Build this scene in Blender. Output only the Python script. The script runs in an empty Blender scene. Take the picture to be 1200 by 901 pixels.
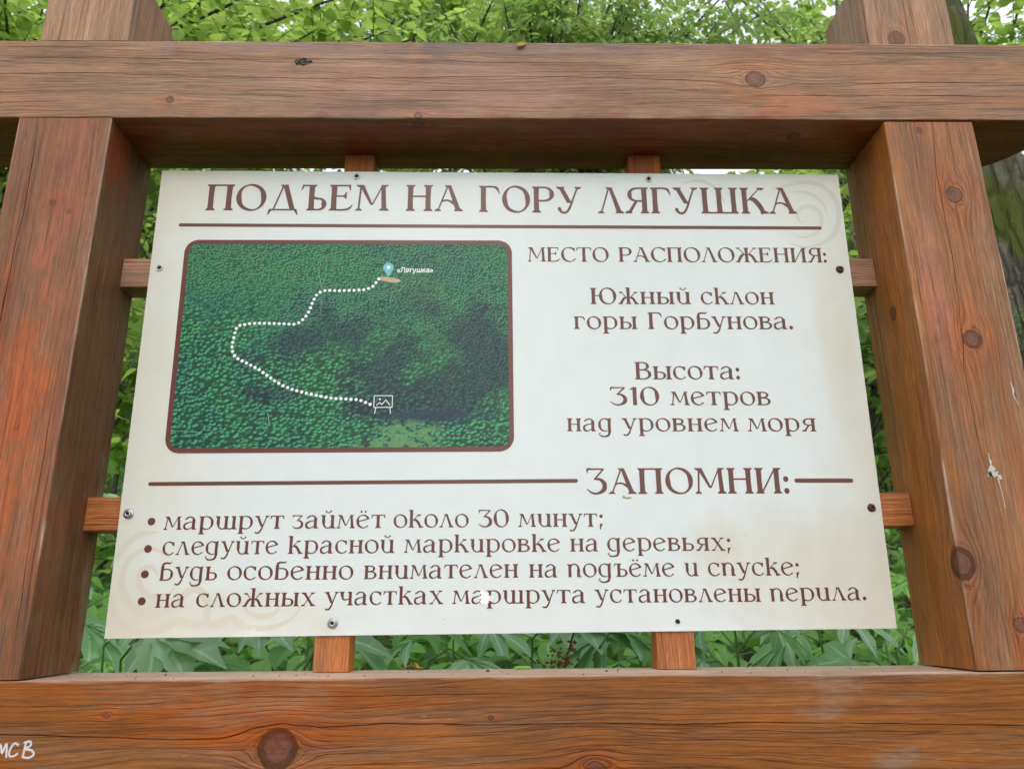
import bpy, math, random
import numpy as np
from mathutils import Vector, Matrix, noise as mnoise, geometry

# ------------------------------------------------------------------ camera, world, sun, exposure
SC = bpy.context.scene
COL = SC.collection
CAMZ = 1.5
cd = bpy.data.cameras.new('camera')
cd.sensor_width = 36.0
cd.lens = 26.93
cd.clip_start = 0.02
cd.clip_end = 500.0
cd.dof.use_dof = True
cd.dof.focus_distance = 1.09
cd.dof.aperture_fstop = 11.0
cam = bpy.data.objects.new('camera', cd)
COL.objects.link(cam)
RV = Vector((0.99988, -0.01518, -0.0076)).normalized()
FV = Vector((0.0167, 0.9579, 0.2865)).normalized()
UV_ = RV.cross(FV).normalized()
RV = FV.cross(UV_).normalized()
cm = Matrix(((RV.x, UV_.x, -FV.x, 0), (RV.y, UV_.y, -FV.y, 0), (RV.z, UV_.z, -FV.z, CAMZ), (0, 0, 0, 1)))
cam.matrix_world = cm
SC.camera = cam

SUN_EL, SUN_AZ = math.radians(29.5), math.radians(177.0)    # azimuth measured clockwise from +Y (the way the camera looks)
world = bpy.data.worlds.new('World')
SC.world = world
world.use_nodes = True
wt = world.node_tree
wt.nodes.clear()
sky = wt.nodes.new('ShaderNodeTexSky')
sky.sky_type = 'NISHITA'
sky.sun_disc = False
sky.sun_elevation = SUN_EL
sky.sun_rotation = SUN_AZ
sky.air_density = 1.0
sky.dust_density = 4.0
hs = wt.nodes.new('ShaderNodeHueSaturation')
hs.inputs['Saturation'].default_value = 0.22
hs.inputs['Value'].default_value = 0.9
bg = wt.nodes.new('ShaderNodeBackground')
bg.inputs['Strength'].default_value = 0.15
wo = wt.nodes.new('ShaderNodeOutputWorld')
wt.links.new(sky.outputs[0], hs.inputs['Color'])
ov = wt.nodes.new('ShaderNodeMix'); ov.data_type = 'RGBA'; ov.blend_type = 'ADD'      # bright even cloud veil over the sky
ov.inputs[0].default_value = 1.0
ov.inputs[7].default_value = (7.0, 7.4, 7.9, 1.0)
wt.links.new(hs.outputs[0], ov.inputs[6])
wt.links.new(ov.outputs[2], bg.inputs['Color'])
wt.links.new(bg.outputs[0], wo.inputs[0])

sd = bpy.data.lights.new('sun', 'SUN')
sd.energy = 0.6
sd.angle = math.radians(10)
sd.color = (1.0, 0.96, 0.9)
sun = bpy.data.objects.new('sun', sd)
COL.objects.link(sun)
sdir = Vector((math.sin(SUN_AZ) * math.cos(SUN_EL), math.cos(SUN_AZ) * math.cos(SUN_EL), math.sin(SUN_EL)))
sun.rotation_euler = (-sdir).to_track_quat('-Z', 'Y').to_euler()
sun.location = (0, 0, 20)

SC.view_settings.view_transform = 'Standard'
SC.view_settings.look = 'None'
SC.view_settings.gamma = 1.0
SC.view_settings.exposure = -0.22

# ------------------------------------------------------------------ small helpers
def tag(o, label=None, cat=None, group=None, kind=None):
    if label: o['label'] = label
    if cat: o['category'] = cat
    if group: o['group'] = group
    if kind: o['kind'] = kind
    return o

def empty(name, loc=(0, 0, 0), rot=(0, 0, 0), parent=None):
    o = bpy.data.objects.new(name, None)
    o.empty_display_size = 0.05
    o.location = loc
    o.rotation_euler = rot
    o.parent = parent
    COL.objects.link(o)
    return o

def mesh_obj(name, verts, faces, mat, parent=None, smooth=False, uvs=None, attr=None, loc=None):
    me = bpy.data.meshes.new(name)
    me.from_pydata([tuple(v) for v in verts], [], faces)
    if uvs is not None:
        l = me.uv_layers.new(name='UVMap')
        flat = []
        for f in uvs:
            for p in f:
                flat.extend(p)
        l.data.foreach_set('uv', flat)
    if smooth:
        me.polygons.foreach_set('use_smooth', [True] * len(me.polygons))
    if mat: me.materials.append(mat)
    o = bpy.data.objects.new(name, me)
    o.parent = parent
    if loc is not None: o.location = loc
    COL.objects.link(o)
    return o

def np_obj(name, V, F, mat, parent=None, tone=None, smooth=False):
    """V (n,3) floats, F (m,k) ints, all faces of the same size k"""
    me = bpy.data.meshes.new(name)
    n, (m, k) = len(V), F.shape
    me.vertices.add(n)
    me.vertices.foreach_set('co', V.astype(np.float32).ravel())
    me.loops.add(m * k)
    me.loops.foreach_set('vertex_index', F.astype(np.int32).ravel())
    me.polygons.add(m)
    me.polygons.foreach_set('loop_start', np.arange(0, m * k, k, dtype=np.int32))
    me.polygons.foreach_set('loop_total', np.full(m, k, dtype=np.int32))
    me.polygons.foreach_set('use_smooth', np.full(m, smooth))
    if tone is not None:
        a = me.attributes.new('tone', 'FLOAT', 'POINT')
        a.data.foreach_set('value', tone.astype(np.float32))
    me.update(calc_edges=True)
    if mat: me.materials.append(mat)
    o = bpy.data.objects.new(name, me)
    o.parent = parent
    COL.objects.link(o)
    return o

# ------------------------------------------------------------------ node maths
class X:
    """a node socket with arithmetic"""
    def __init__(s, nt, sock): s.nt, s.s = nt, sock
    def _m(s, op, *a, clamp=False):
        n = s.nt.nodes.new('ShaderNodeMath'); n.operation = op; n.use_clamp = clamp
        for i, v in enumerate((s,) + a):
            if isinstance(v, X): s.nt.links.new(v.s, n.inputs[i])
            else: n.inputs[i].default_value = v
        return X(s.nt, n.outputs[0])
    def __add__(s, o): return s._m('ADD', o)
    __radd__ = __add__
    def __mul__(s, o): return s._m('MULTIPLY', o)
    __rmul__ = __mul__
    def __sub__(s, o): return s._m('SUBTRACT', o)
    def __rsub__(s, o): return (s * -1.0) + o
    def __truediv__(s, o): return s._m('DIVIDE', o)
    def __pow__(s, o): return s._m('POWER', o)
    def f(s, op, *a): return s._m(op, *a)
    def clamp(s): return s._m('ADD', 0.0, clamp=True)
    def ramp(s, a, b):
        """0 below a, 1 above b, smooth"""
        n = s.nt.nodes.new('ShaderNodeMapRange'); n.interpolation_type = 'SMOOTHSTEP'
        s.nt.links.new(s.s, n.inputs[0])
        n.inputs[1].default_value, n.inputs[2].default_value = a, b
        n.inputs[3].default_value, n.inputs[4].default_value = 0.0, 1.0
        if a > b:
            n.inputs[1].default_value, n.inputs[2].default_value = b, a
            n.inputs[3].default_value, n.inputs[4].default_value = 1.0, 0.0
        return X(s.nt, n.outputs[0])

class Mat:
    def __init__(s, name):
        s.m = bpy.data.materials.new(name)
        s.m.use_nodes = True
        s.nt = s.m.node_tree
        s.nt.nodes.clear()
        s.out = s.nt.nodes.new('ShaderNodeOutputMaterial')
        s.p = s.nt.nodes.new('ShaderNodeBsdfPrincipled')
        s.nt.links.new(s.p.outputs[0], s.out.inputs[0])
    def sep(s, sock):
        n = s.nt.nodes.new('ShaderNodeSeparateXYZ'); s.nt.links.new(sock, n.inputs[0])
        return [X(s.nt, n.outputs[i]) for i in range(3)]
    def coord(s, kind='Object'):
        n = s.nt.nodes.new('ShaderNodeTexCoord'); return n.outputs[kind]
    def vec(s, *a):
        n = s.nt.nodes.new('ShaderNodeCombineXYZ')
        for i, v in enumerate(a):
            if isinstance(v, X): s.nt.links.new(v.s, n.inputs[i])
            else: n.inputs[i].default_value = v
        return n.outputs[0]
    def noise(s, v, scale=1.0, detail=2.0, rough=0.5, dist=0.0):
        n = s.nt.nodes.new('ShaderNodeTexNoise')
        s.nt.links.new(v, n.inputs['Vector'])
        n.inputs['Scale'].default_value = scale; n.inputs['Detail'].default_value = detail
        n.inputs['Roughness'].default_value = rough; n.inputs['Distortion'].default_value = dist
        return X(s.nt, n.outputs[0])
    def voro(s, v, scale=1.0, feature='F1', out=0, rand=1.0):
        n = s.nt.nodes.new('ShaderNodeTexVoronoi'); n.feature = feature
        s.nt.links.new(v, n.inputs['Vector']); n.inputs['Scale'].default_value = scale
        n.inputs['Randomness'].default_value = rand
        return X(s.nt, n.outputs[out])
    def mix(s, f, a, b):
        n = s.nt.nodes.new('ShaderNodeMix'); n.data_type = 'RGBA'
        for sock, v in ((n.inputs[0], f), (n.inputs[6], a), (n.inputs[7], b)):
            if isinstance(v, X): s.nt.links.new(v.s, sock)
            elif isinstance(v, (int, float)): sock.default_value = v
            elif isinstance(v, tuple): sock.default_value = (*v[:3], 1.0)
            else: s.nt.links.new(v, sock)
        return n.outputs[2]
    def mul(s, f, a, v):
        """colour a scaled by scalar v"""
        n = s.nt.nodes.new('ShaderNodeVectorMath'); n.operation = 'SCALE'
        s.nt.links.new(a, n.inputs[0])
        if isinstance(v, X): s.nt.links.new(v.s, n.inputs['Scale'])
        else: n.inputs['Scale'].default_value = v
        return n.outputs[0]
    def set(s, **k):
        for key, v in k.items():
            sock = s.p.inputs[key.replace('_', ' ')]
            if isinstance(v, X): s.nt.links.new(v.s, sock)
            elif isinstance(v, (int, float)): sock.default_value = v
            elif isinstance(v, tuple): sock.default_value = (*v[:3], 1.0)
            else: s.nt.links.new(v, sock)
        return s
    def bump(s, h, dist=0.001, strength=1.0):
        n = s.nt.nodes.new('ShaderNodeBump')
        n.inputs['Distance'].default_value = dist; n.inputs['Strength'].default_value = strength
        s.nt.links.new(h.s, n.inputs['Height'])
        s.nt.links.new(n.outputs[0], s.p.inputs['Normal'])
        return n
def plain(name, col, rough=0.6, metal=0.0, **k):
    m = Mat(name)
    c = m.coord()
    n = m.noise(c, 60.0, 3.0)
    m.set(Base_Color=m.mul(None, m.mix(1.0, col, col), n * 0.5 + 0.75), Roughness=rough, Metallic=metal, **k)
    return m.m

# ------------------------------------------------------------------ wood
def wood(name, light, dark, seed, knots=(), rings=190.0, warm=(0.34, 0.10, 0.03), warm_amt=0.35, grey=(0.26, 0.19, 0.15),
         grey_amt=0.3, patches=(), bands=(), edges=(), rough=0.5, relief=0.0005, wave=0.03, spec=0.34, sat=1.05):
    """stained softwood; UV in metres, u along the grain, v round the section"""
    m = Mat(name)
    u, v, _ = m.sep(m.coord('UV'))
    us = u + seed * 3.17
    big = m.noise(m.vec(us * 0.9, v * 4.0, seed), 1.0, 2.0)
    mid = m.noise(m.vec(us * 5.0, v * 26.0, seed + 4.0), 1.0, 2.0)
    fine = m.noise(m.vec(us * 22.0, v * 160.0, seed + 2.0), 1.0, 2.0)
    F = v + (big - 0.5) * (wave * 4) + (mid - 0.5) * 0.008
    kmask = None
    near = None
    for kn_ in knots:
        ku, kv, kr = kn_[:3]; soft = len(kn_) > 3
        du = (u - ku) * 0.62
        dv = v - kv
        rho = du * du + dv * dv
        F = F - dv * (kr * kr * 1.5) / (rho + kr * kr * 0.25)
        r = ((u - ku) * (u - ku) * 0.85 + dv * dv + (mid - 0.5) * (kr * kr * 1.1) + (fine - 0.5) * (kr * kr * 0.5)) / (kr * kr)
        k = r.ramp(1.35, 0.55) if soft else r.ramp(1.08, 0.72)
        nn = (rho / (kr * kr)).ramp(16.0, 1.0)
        kmask = k if kmask is None else kmask.f('MAXIMUM', k)
        near = nn if near is None else near.f('MAXIMUM', nn)
        F = F * (1.0 - k) + r * 0.0035 * k
    ph = F * rings + (fine - 0.5) * 0.8 + (mid - 0.5) * 1.1
    saw = ph.f('FRACT')
    late = (saw ** 2.6) * saw.ramp(1.0, 0.86)
    if kmask is not None: late = late * (1.0 - kmask)
    lvar = m.noise(m.vec(us * 2.0, F * 55.0, seed + 7.0), 1.0, 2.0).ramp(0.32, 0.68)
    late = late * (lvar * 0.8 + 0.2)
    if near is not None: late = (late * (near * 0.9 + 0.85)).clamp()
    fib = m.noise(m.vec(us * 16.0, v * 420.0, seed), 1.0, 4.0, 0.75)
    col = m.mix((late * 0.9).clamp(), light, dark)
    if near is not None: col = m.mix(near * 0.35, col, warm)
    wm = m.noise(m.vec(us * 1.6, v * 7.0, seed + 11.0), 1.0, 3.0, 0.6)
    col = m.mix(wm.ramp(0.47, 0.72) * warm_amt, col, warm)
    gm = m.noise(m.vec(us * 2.4, v * 30.0, seed + 17.0), 1.0, 4.0, 0.65)
    col = m.mix((gm.ramp(0.46, 0.66) * grey_amt).clamp(), col, grey)
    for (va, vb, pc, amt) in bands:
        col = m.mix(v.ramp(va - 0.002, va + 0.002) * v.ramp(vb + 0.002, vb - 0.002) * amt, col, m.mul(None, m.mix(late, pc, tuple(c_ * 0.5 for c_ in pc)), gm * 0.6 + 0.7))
    iso = m.noise(m.vec(us * 16.0, v * 26.0, seed + 53.0), 1.0, 4.0, 0.6)
    for (pu, pv, ru, rv, pc, amt) in patches:
        d = ((u - pu) / ru).f('POWER', 2.0) + ((v - pv) / rv).f('POWER', 2.0) + (wm - 0.5) * 2.0 + (gm - 0.5) * 4.0 + (iso - 0.5) * 7.0
        col = m.mix(d.ramp(1.6, -0.2) * amt, col, pc)
    blotn = m.noise(m.vec(us * 7.0, v * 7.0, seed + 61.0), 1.0, 3.0) * 0.7
    # broken dark checks running with the grain
    ck = m.noise(m.vec(us * 3.5, v * 240.0, seed + 23.0), 1.0, 1.0)
    ln = (m.noise(m.vec(us * 1.5, F * 70.0, seed + 71.0), 1.0, 2.0) - 0.5).f('ABSOLUTE').ramp(0.016, 0.003)
    ln2 = (m.noise(m.vec(us * 3.0, F * 150.0, seed + 77.0), 1.0, 2.0) - 0.5).f('ABSOLUTE').ramp(0.035, 0.010)
    ln = (ln * lvar.ramp(0.1, 0.9) * 0.9 + ln2 * 0.5 * gm.ramp(0.4, 0.6)).clamp()
    chk = (ck.ramp(0.70, 0.76) + ln * 0.75).clamp()
    col = m.mix(chk * 0.5, col, (0.05, 0.025, 0.018))
    # pale scuffs where the stain has gone
    sc = m.noise(m.vec(us * 30.0, v * 420.0, seed + 31.0), 1.0, 3.0, 0.7)
    scm = sc.ramp(0.66, 0.74) * gm.ramp(0.40, 0.6)
    col = m.mix(scm * 0.6, col, (0.50, 0.34, 0.23))
    for (ve, amt) in edges:
        ew = ((v - ve).f('ABSOLUTE') + (iso - 0.5) * 0.006).ramp(0.0030, 0.0008) * (gm * 0.6 + blotn).ramp(0.60, 0.75)
        col = m.mix(ew * amt, col, (0.52, 0.38, 0.29))
    if kmask is not None:
        kn = m.noise(m.vec(u * 150.0, v * 150.0, seed), 1.0, 4.0, 0.7, 1.0)
        kc = m.mix(kn.ramp(0.35, 0.65), (0.070, 0.028, 0.024), (0.17, 0.070, 0.052))
        col = m.mix(kmask * 0.72, col, kc)
        ring = kmask * (1.0 - kmask) * 4.0
        col = m.mix((ring * 0.08).clamp(), col, (0.05, 0.02, 0.015))
    blot = m.noise(m.vec(us * 5.0, v * 14.0, seed + 41.0), 1.0, 5.0, 0.65)
    fib2 = m.noise(m.vec(us * 45.0, v * 520.0, seed + 43.0), 1.0, 3.0, 0.7)
    strk = m.noise(m.vec(us * 2.2, v * 120.0, seed + 47.0), 1.0, 3.0, 0.6)
    col = m.mul(None, col, (blot * 1.2 + 0.38) * (fib * 1.3 + 0.35) * (fib2 * 1.0 + 0.48) * (strk * 0.9 + 0.53))
    hsn = m.nt.nodes.new('ShaderNodeHueSaturation')
    hsn.inputs['Saturation'].default_value = sat; hsn.inputs['Hue'].default_value = 0.499; hsn.inputs['Value'].default_value = 1.05
    m.nt.links.new(col, hsn.inputs['Color']); col = hsn.outputs[0]
    m.set(Base_Color=col, Roughness=(rough + (gm - 0.5) * 0.4 + fib * 0.1).clamp(), Specular_IOR_Level=spec)
    h = late * -1.0 + fib * 0.55 + chk * -1.6 + scm * 0.3 + fine * 0.4
    if kmask is not None: h = h + kmask * 0.1
    if near is not None: h = h + late * near * -0.8
    m.bump(h, relief * 0.4)
    return m.m

def perim(v0, v1, D, s):
    """point on the unrolled section: (v, depth) and inward normal"""
    if s < v0: return (v0, v0 - s), (1, 0)
    if s <= v1: return (s, 0.0), (0, 1)
    if s <= v1 + D: return (v1, s - v1), (-1, 0)
    return (v1 - (s - v1 - D), D), (0, -1)

def timber(name, axis, L0, L1, v0, v1, y0, D, mat, parent, cracks=(), r=0.0032, n=110, seed=0, backcut=None):
    """square timber lofted along 'x' or 'z' (front face at y0, depth D); cracks = [(points (u,s), width, depth)] are cut in as grooves"""
    rnd = random.Random(seed)
    ts = np.linspace(L0, L1, n + 1)
    order = sorted(cracks, key=lambda c: c[0][0][1])
    rows = []
    for u in ts:
        pts = []
        def corner(sc_, jr):
            # arc round the corner at unrolled position sc_
            (pa, na), (pb, nb) = perim(v0, v1, D, sc_ - 1e-5), perim(v0, v1, D, sc_ + 1e-5)
            rr = max(0.0012, r * (0.55 + 0.9 * abs(mnoise.noise((u * 14.0, sc_ * 9.0, seed)) + 0.25 * mnoise.noise((u * 70, sc_, seed)))))
            c = (pa[0] + rr * (na[0] + nb[0]), pa[1] + rr * (na[1] + nb[1]))
            out = []
            for k in range(4):
                t = k / 3 * math.pi / 2
                out.append(((c[0] - rr * (na[0] * math.cos(t) + nb[0] * math.sin(t)), c[1] - rr * (na[1] * math.cos(t) + nb[1] * math.sin(t))),
                            sc_ + (k - 1.5) * rr * 0.6))
            return out
        seg = []
        bounds = [v0 - D, v0, v1, v1 + D, v1 + D + (v1 - v0)]
        for i in range(4):
            seg.append(('c', bounds[i]))
            for c in order:
                if bounds[i] < c[0][0][1] < bounds[i + 1]: seg.append(('k', c))
        for kind, c in seg:
            if kind == 'c':
                if c == v0 - D:
                    # first corner joins the back face; unroll it explicitly
                    rr = r * 0.7
                    pts += [((v0 + rr, D), c - rr), ((v0, D - rr), c + rr)]
                else:
                    pts += corner(c, 1)
            else:
                P_, w, dep = c
                us_, ss_ = [p[0] for p in P_], [p[1] for p in P_]
                s = float(np.interp(u, us_, ss_)) + 0.0012 * mnoise.noise((u * 22, ss_[0] * 5, seed + 3)) + 0.0005 * mnoise.noise((u * 90, ss_[0] * 5, seed + 5))
                a = max(0.0, min(1.0, (u - us_[0]) / 0.06)) * max(0.0, min(1.0, (us_[-1] - u) / 0.06))
                a *= 0.45 + 0.9 * abs(mnoise.noise((u * 5.0, seed, 2.0))) + 0.3 * rnd.random()
                ww = w * a * 0.5 + 0.00003
                for ds, dd in ((-ww, 0), (0, dep * min(1, a)), (ww, 0)):
                    (p, nn) = perim(v0, v1, D, s + ds)
                    pts.append(((p[0] + nn[0] * dd, p[1] + nn[1] * dd), s + ds))
        rows.append(pts)
    verts, uvs, faces = [], [], []
    k = len(rows[0])
    for u, pts in zip(ts, rows):
        for (a, d), s in pts:
            if backcut: d = min(d, backcut(u, d))
            verts.append((u, y0 + d, a) if axis == 'x' else (a, y0 + d, u))
    for i in range(n):
        for j in range(k):
            j2 = (j + 1) % k
            f = [i * k + j, (i + 1) * k + j, (i + 1) * k + j2, i * k + j2]
            s1, s2 = rows[i][j][1], (rows[i][j2][1] if j2 else rows[i][j][1] + (v1 - v0))
            s3, s4 = rows[i + 1][j][1], (rows[i + 1][j2][1] if j2 else rows[i + 1][j][1] + (v1 - v0))
            uv = [(ts[i], s1), (ts[i + 1], s3), (ts[i + 1], s4), (ts[i], s2)]
            if axis == 'z': f.reverse(); uv.reverse()
            faces.append(f); uvs.append(uv)
    a = list(range(k)); b = [n * k + j for j in range(k)]
    if axis == 'x': b.reverse()
    else: a.reverse()
    for cap in (a, b):
        faces.append(cap)
        uvs.append([((verts[i][1]) * 0.3 + (0.0 if axis == 'x' else 5.0), (verts[i][2] if axis == 'x' else verts[i][0])) for i in cap])
    return mesh_obj(name, verts, faces, mat, parent, uvs=uvs)

# ------------------------------------------------------------------ the timber stand
Z = CAMZ
stand = empty('timber_stand', (0, 1.07, 0))
tag(stand, 'reddish brown square timber frame with posts, beams and battens holding the white sign', 'sign frame')
bpy.context.view_layer.update()
STAND_INV = stand.matrix_world.inverted()
def uz(pts): return [(x, z + Z) for x, z in pts]
bt0, bt1 = 0.7207 + Z, 0.8605 + Z
bb0, bb1 = -0.2137 + Z, -0.0737 + Z
LX0, LX1, RX0, RX1 = -0.7213, -0.5828, 0.5909, 0.7285

m_top = wood('stained_wood_top_beam', (0.30, 0.156, 0.080), (0.125, 0.056, 0.029), 1.0,
    knots=[(0.3997, 0.7934 + Z, 0.0135), (-0.5, 0.752 + Z, 0.006), (0.4676, 0.7207 + Z - 0.0434, 0.010), (-0.1233, 0.7207 + Z - 0.015, 0.008), (-0.122, 0.725 + Z, 0.006)],
    rings=175.0, warm=(0.42, 0.145, 0.055), warm_amt=0.4, grey=(0.30, 0.20, 0.14), grey_amt=0.55,
    patches=[(-0.1, 0.79 + Z, 0.30, 0.09, (0.33, 0.19, 0.155), 0.4), (0.44, 0.745 + Z, 0.07, 0.022, (0.48, 0.15, 0.06), 0.7),
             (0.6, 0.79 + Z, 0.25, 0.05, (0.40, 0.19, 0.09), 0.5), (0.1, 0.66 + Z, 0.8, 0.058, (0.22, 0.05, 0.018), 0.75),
             (0.05, 0.85 + Z, 0.5, 0.012, (0.20, 0.15, 0.14), 0.5), (-0.09, 0.845 + Z, 0.05, 0.018, (0.13, 0.09, 0.09), 0.6)],
    bands=[(bt0 - 0.15, bt0, (0.28, 0.080, 0.030), 0.8)], sat=1.02, edges=[(bt0, .5), (bt1, .6)], rough=0.42, relief=0.0013)  # underside band: redder wood, with the shade below the beam painted in
m_left = wood('stained_wood_left_post', (0.245, 0.098, 0.046), (0.105, 0.037, 0.018), 2.3,
    knots=[(0.577 + Z, -0.648, 0.005), (0.563 + Z, -0.623, 0.004), (0.242 + Z, -0.64, 0.003)], rings=110.0,
    warm=(0.40, 0.085, 0.028), warm_amt=0.6, grey=(0.25, 0.155, 0.10), grey_amt=0.45,
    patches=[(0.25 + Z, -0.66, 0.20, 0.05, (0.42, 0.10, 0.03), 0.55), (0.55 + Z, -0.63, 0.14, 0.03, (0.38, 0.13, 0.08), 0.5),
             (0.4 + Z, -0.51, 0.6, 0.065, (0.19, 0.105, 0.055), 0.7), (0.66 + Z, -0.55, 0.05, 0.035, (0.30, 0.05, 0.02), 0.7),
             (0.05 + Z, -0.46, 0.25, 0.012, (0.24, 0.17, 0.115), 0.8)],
    bands=[(LX1, LX1 + 0.15, (0.155, 0.070, 0.034), 0.7)], edges=[(LX0, .6), (LX1, .55)], rough=0.5, relief=0.0009, wave=0.02)  # inner side band: browner wood, partly darkened as the side turned from the light
m_right = wood('stained_wood_right_post', (0.30, 0.125, 0.052), (0.14, 0.050, 0.020), 5.1,
    knots=[(0.5917 + Z, 0.6782, 0.0125), (0.3639 + Z, 0.6637, 0.012, 1), (0.7033 + Z, 0.6424, 0.0045), (0.0576 + Z, 0.592, 0.017, 1),
           (-0.0182 + Z, 0.656, 0.008), (0.4268 + Z, 0.5909 - 0.0601, 0.010)], rings=165.0,
    warm=(0.46, 0.13, 0.04), warm_amt=0.6, grey=(0.33, 0.22, 0.14), grey_amt=0.4,
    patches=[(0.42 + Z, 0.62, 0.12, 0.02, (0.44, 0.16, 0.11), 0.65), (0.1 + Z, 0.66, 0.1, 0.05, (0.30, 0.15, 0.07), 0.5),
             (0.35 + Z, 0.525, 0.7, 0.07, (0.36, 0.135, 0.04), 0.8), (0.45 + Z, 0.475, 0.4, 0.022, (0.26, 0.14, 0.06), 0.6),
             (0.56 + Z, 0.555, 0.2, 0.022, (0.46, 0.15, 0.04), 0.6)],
    bands=[(RX0 - 0.15, RX0, (0.40, 0.155, 0.045), 0.65), (RX0 - 0.15, RX0 - 0.085, (0.28, 0.14, 0.06), 0.5)], edges=[(RX0, .75), (RX1, .8)], rough=0.42, relief=0.0013)  # first band: orange inner side, partly brightened as the side facing the light
m_bot = wood('stained_wood_bottom_beam', (0.25, 0.092, 0.028), (0.10, 0.031, 0.011), 8.7,
    knots=[(-0.2651, -0.1520 + Z, 0.0200, 1), (-0.0114, -0.1201 + Z, 0.003), (-0.4713, -0.1129 + Z, 0.0035), (0.1122, -0.1790 + Z, 0.011)],
    rings=150.0, warm=(0.36, 0.085, 0.022), warm_amt=0.7, grey=(0.22, 0.13, 0.075), grey_amt=0.45,
    patches=[(0.478, -0.176 + Z, 0.034, 0.020, (0.23, 0.16, 0.11), 0.7), (0.40, -0.09 + Z, 0.05, 0.03, (0.27, 0.16, 0.10), 0.65),
             (0.0, 0.0 + Z, 3.0, 0.0735, (0.43, 0.29, 0.225), 0.0), (-0.3, -0.10 + Z, 0.1, 0.03, (0.25, 0.14, 0.08), 0.5)],
    bands=[(bb1 + 0.001, bb1 + 0.15, (0.66, 0.47, 0.38), 0.95)], sat=1.10, edges=[(bb1, .5)], rough=0.4, relief=0.0013, wave=0.035)  # upward face painted paler, standing in for light falling on it from above
m_stub = wood('stained_wood_stub', (0.37, 0.215, 0.13), (0.21, 0.105, 0.058), 12.4, knots=[(0.8732 + Z, 0.6355, 0.0135)],
    rings=170.0, warm=(0.45, 0.15, 0.07), warm_amt=0.35, grey=(0.34, 0.25, 0.19), grey_amt=0.45, rough=0.55,
    patches=[(0.93 + Z, 0.54, 0.3, 0.055, (0.36, 0.25, 0.16), 0.85)])
m_batten = wood('stained_wood_batten', (0.42, 0.155, 0.055), (0.20, 0.06, 0.02), 15.9, rings=230.0, warm=(0.46, 0.12, 0.035),
    warm_amt=0.5, grey_amt=0.2, rough=0.5, relief=0.0008)
m_batten_g = wood('weathered_wood_batten', (0.40, 0.22, 0.14), (0.22, 0.10, 0.06), 19.9, rings=230.0, warm=(0.46, 0.12, 0.035),
    warm_amt=0.3, grey_amt=0.6, rough=0.55, relief=0.0012)

crt = uz([(-1.0, 0.800), (-0.7636, 0.7991), (-0.6081, 0.7998), (-0.5033, 0.796), (-0.3727, 0.7925), (-0.2416, 0.7915), (-0.1629, 0.7930), (0.0212, 0.7972), (0.1802, 0.7955), (0.33, 0.789), (0.385, 0.7800), (0.41, 0.7755), (0.4591, 0.7854), (0.60, 0.7870), (0.8218, 0.7889)])
cru = uz([(-1.0, 0.6207), (-0.3, 0.6215), (0.2, 0.619), (0.86, 0.6210)])
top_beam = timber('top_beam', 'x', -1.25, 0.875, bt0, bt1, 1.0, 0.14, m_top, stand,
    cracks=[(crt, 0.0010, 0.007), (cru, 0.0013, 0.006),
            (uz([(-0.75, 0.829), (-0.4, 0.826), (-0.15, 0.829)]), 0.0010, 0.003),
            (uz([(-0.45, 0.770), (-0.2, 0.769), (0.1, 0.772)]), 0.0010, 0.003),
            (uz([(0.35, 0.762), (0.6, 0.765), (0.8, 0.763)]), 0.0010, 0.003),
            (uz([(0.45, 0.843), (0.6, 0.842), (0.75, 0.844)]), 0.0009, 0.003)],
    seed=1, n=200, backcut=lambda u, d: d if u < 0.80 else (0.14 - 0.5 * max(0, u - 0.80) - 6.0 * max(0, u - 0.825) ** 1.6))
crb = uz([(-1.0, -0.130), (-0.5942, -0.1324), (-0.4931, -0.1361), (-0.392, -0.1399), (-0.335, -0.1402), (-0.315, -0.136), (-0.295, -0.1285), (-0.2619, -0.1234), (-0.225, -0.1275), (-0.2107, -0.1290), (-0.1395, -0.1245),
          (-0.0268, -0.1275), (0.0965, -0.1268), (0.2203, -0.1289), (0.3239, -0.128), (0.4277, -0.1299), (0.6358, -0.1348), (0.95, -0.134)])
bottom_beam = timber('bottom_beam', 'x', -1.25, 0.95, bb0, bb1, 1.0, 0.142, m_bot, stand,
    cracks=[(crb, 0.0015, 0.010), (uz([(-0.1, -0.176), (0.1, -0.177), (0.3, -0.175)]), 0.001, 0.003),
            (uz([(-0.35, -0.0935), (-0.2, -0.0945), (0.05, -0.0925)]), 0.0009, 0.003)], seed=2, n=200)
# posts stand on the lower beam, carry the upper one and go on as stubs above and legs below
cl = [(0.28 + Z, -0.6905), (0.5048 + Z, -0.6900), (0.5592 + Z, -0.6870), (0.6438 + Z, -0.6890), (0.73 + Z, -0.6915)]
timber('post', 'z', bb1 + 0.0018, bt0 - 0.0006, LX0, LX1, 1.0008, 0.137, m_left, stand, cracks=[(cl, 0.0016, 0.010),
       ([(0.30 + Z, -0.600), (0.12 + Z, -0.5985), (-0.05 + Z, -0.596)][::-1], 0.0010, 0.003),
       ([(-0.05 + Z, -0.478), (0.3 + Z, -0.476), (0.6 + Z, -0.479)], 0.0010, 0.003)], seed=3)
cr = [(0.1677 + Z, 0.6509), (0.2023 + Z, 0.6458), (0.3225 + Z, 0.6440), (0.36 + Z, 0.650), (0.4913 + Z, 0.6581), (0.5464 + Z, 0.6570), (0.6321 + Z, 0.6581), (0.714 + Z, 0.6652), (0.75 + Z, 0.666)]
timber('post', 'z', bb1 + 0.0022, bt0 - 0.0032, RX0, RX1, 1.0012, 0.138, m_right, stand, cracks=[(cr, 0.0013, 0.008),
       ([(0.05 + Z, 0.487), (0.4 + Z, 0.486), (0.74 + Z, 0.490)], 0.0013, 0.004)], seed=4)
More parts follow.
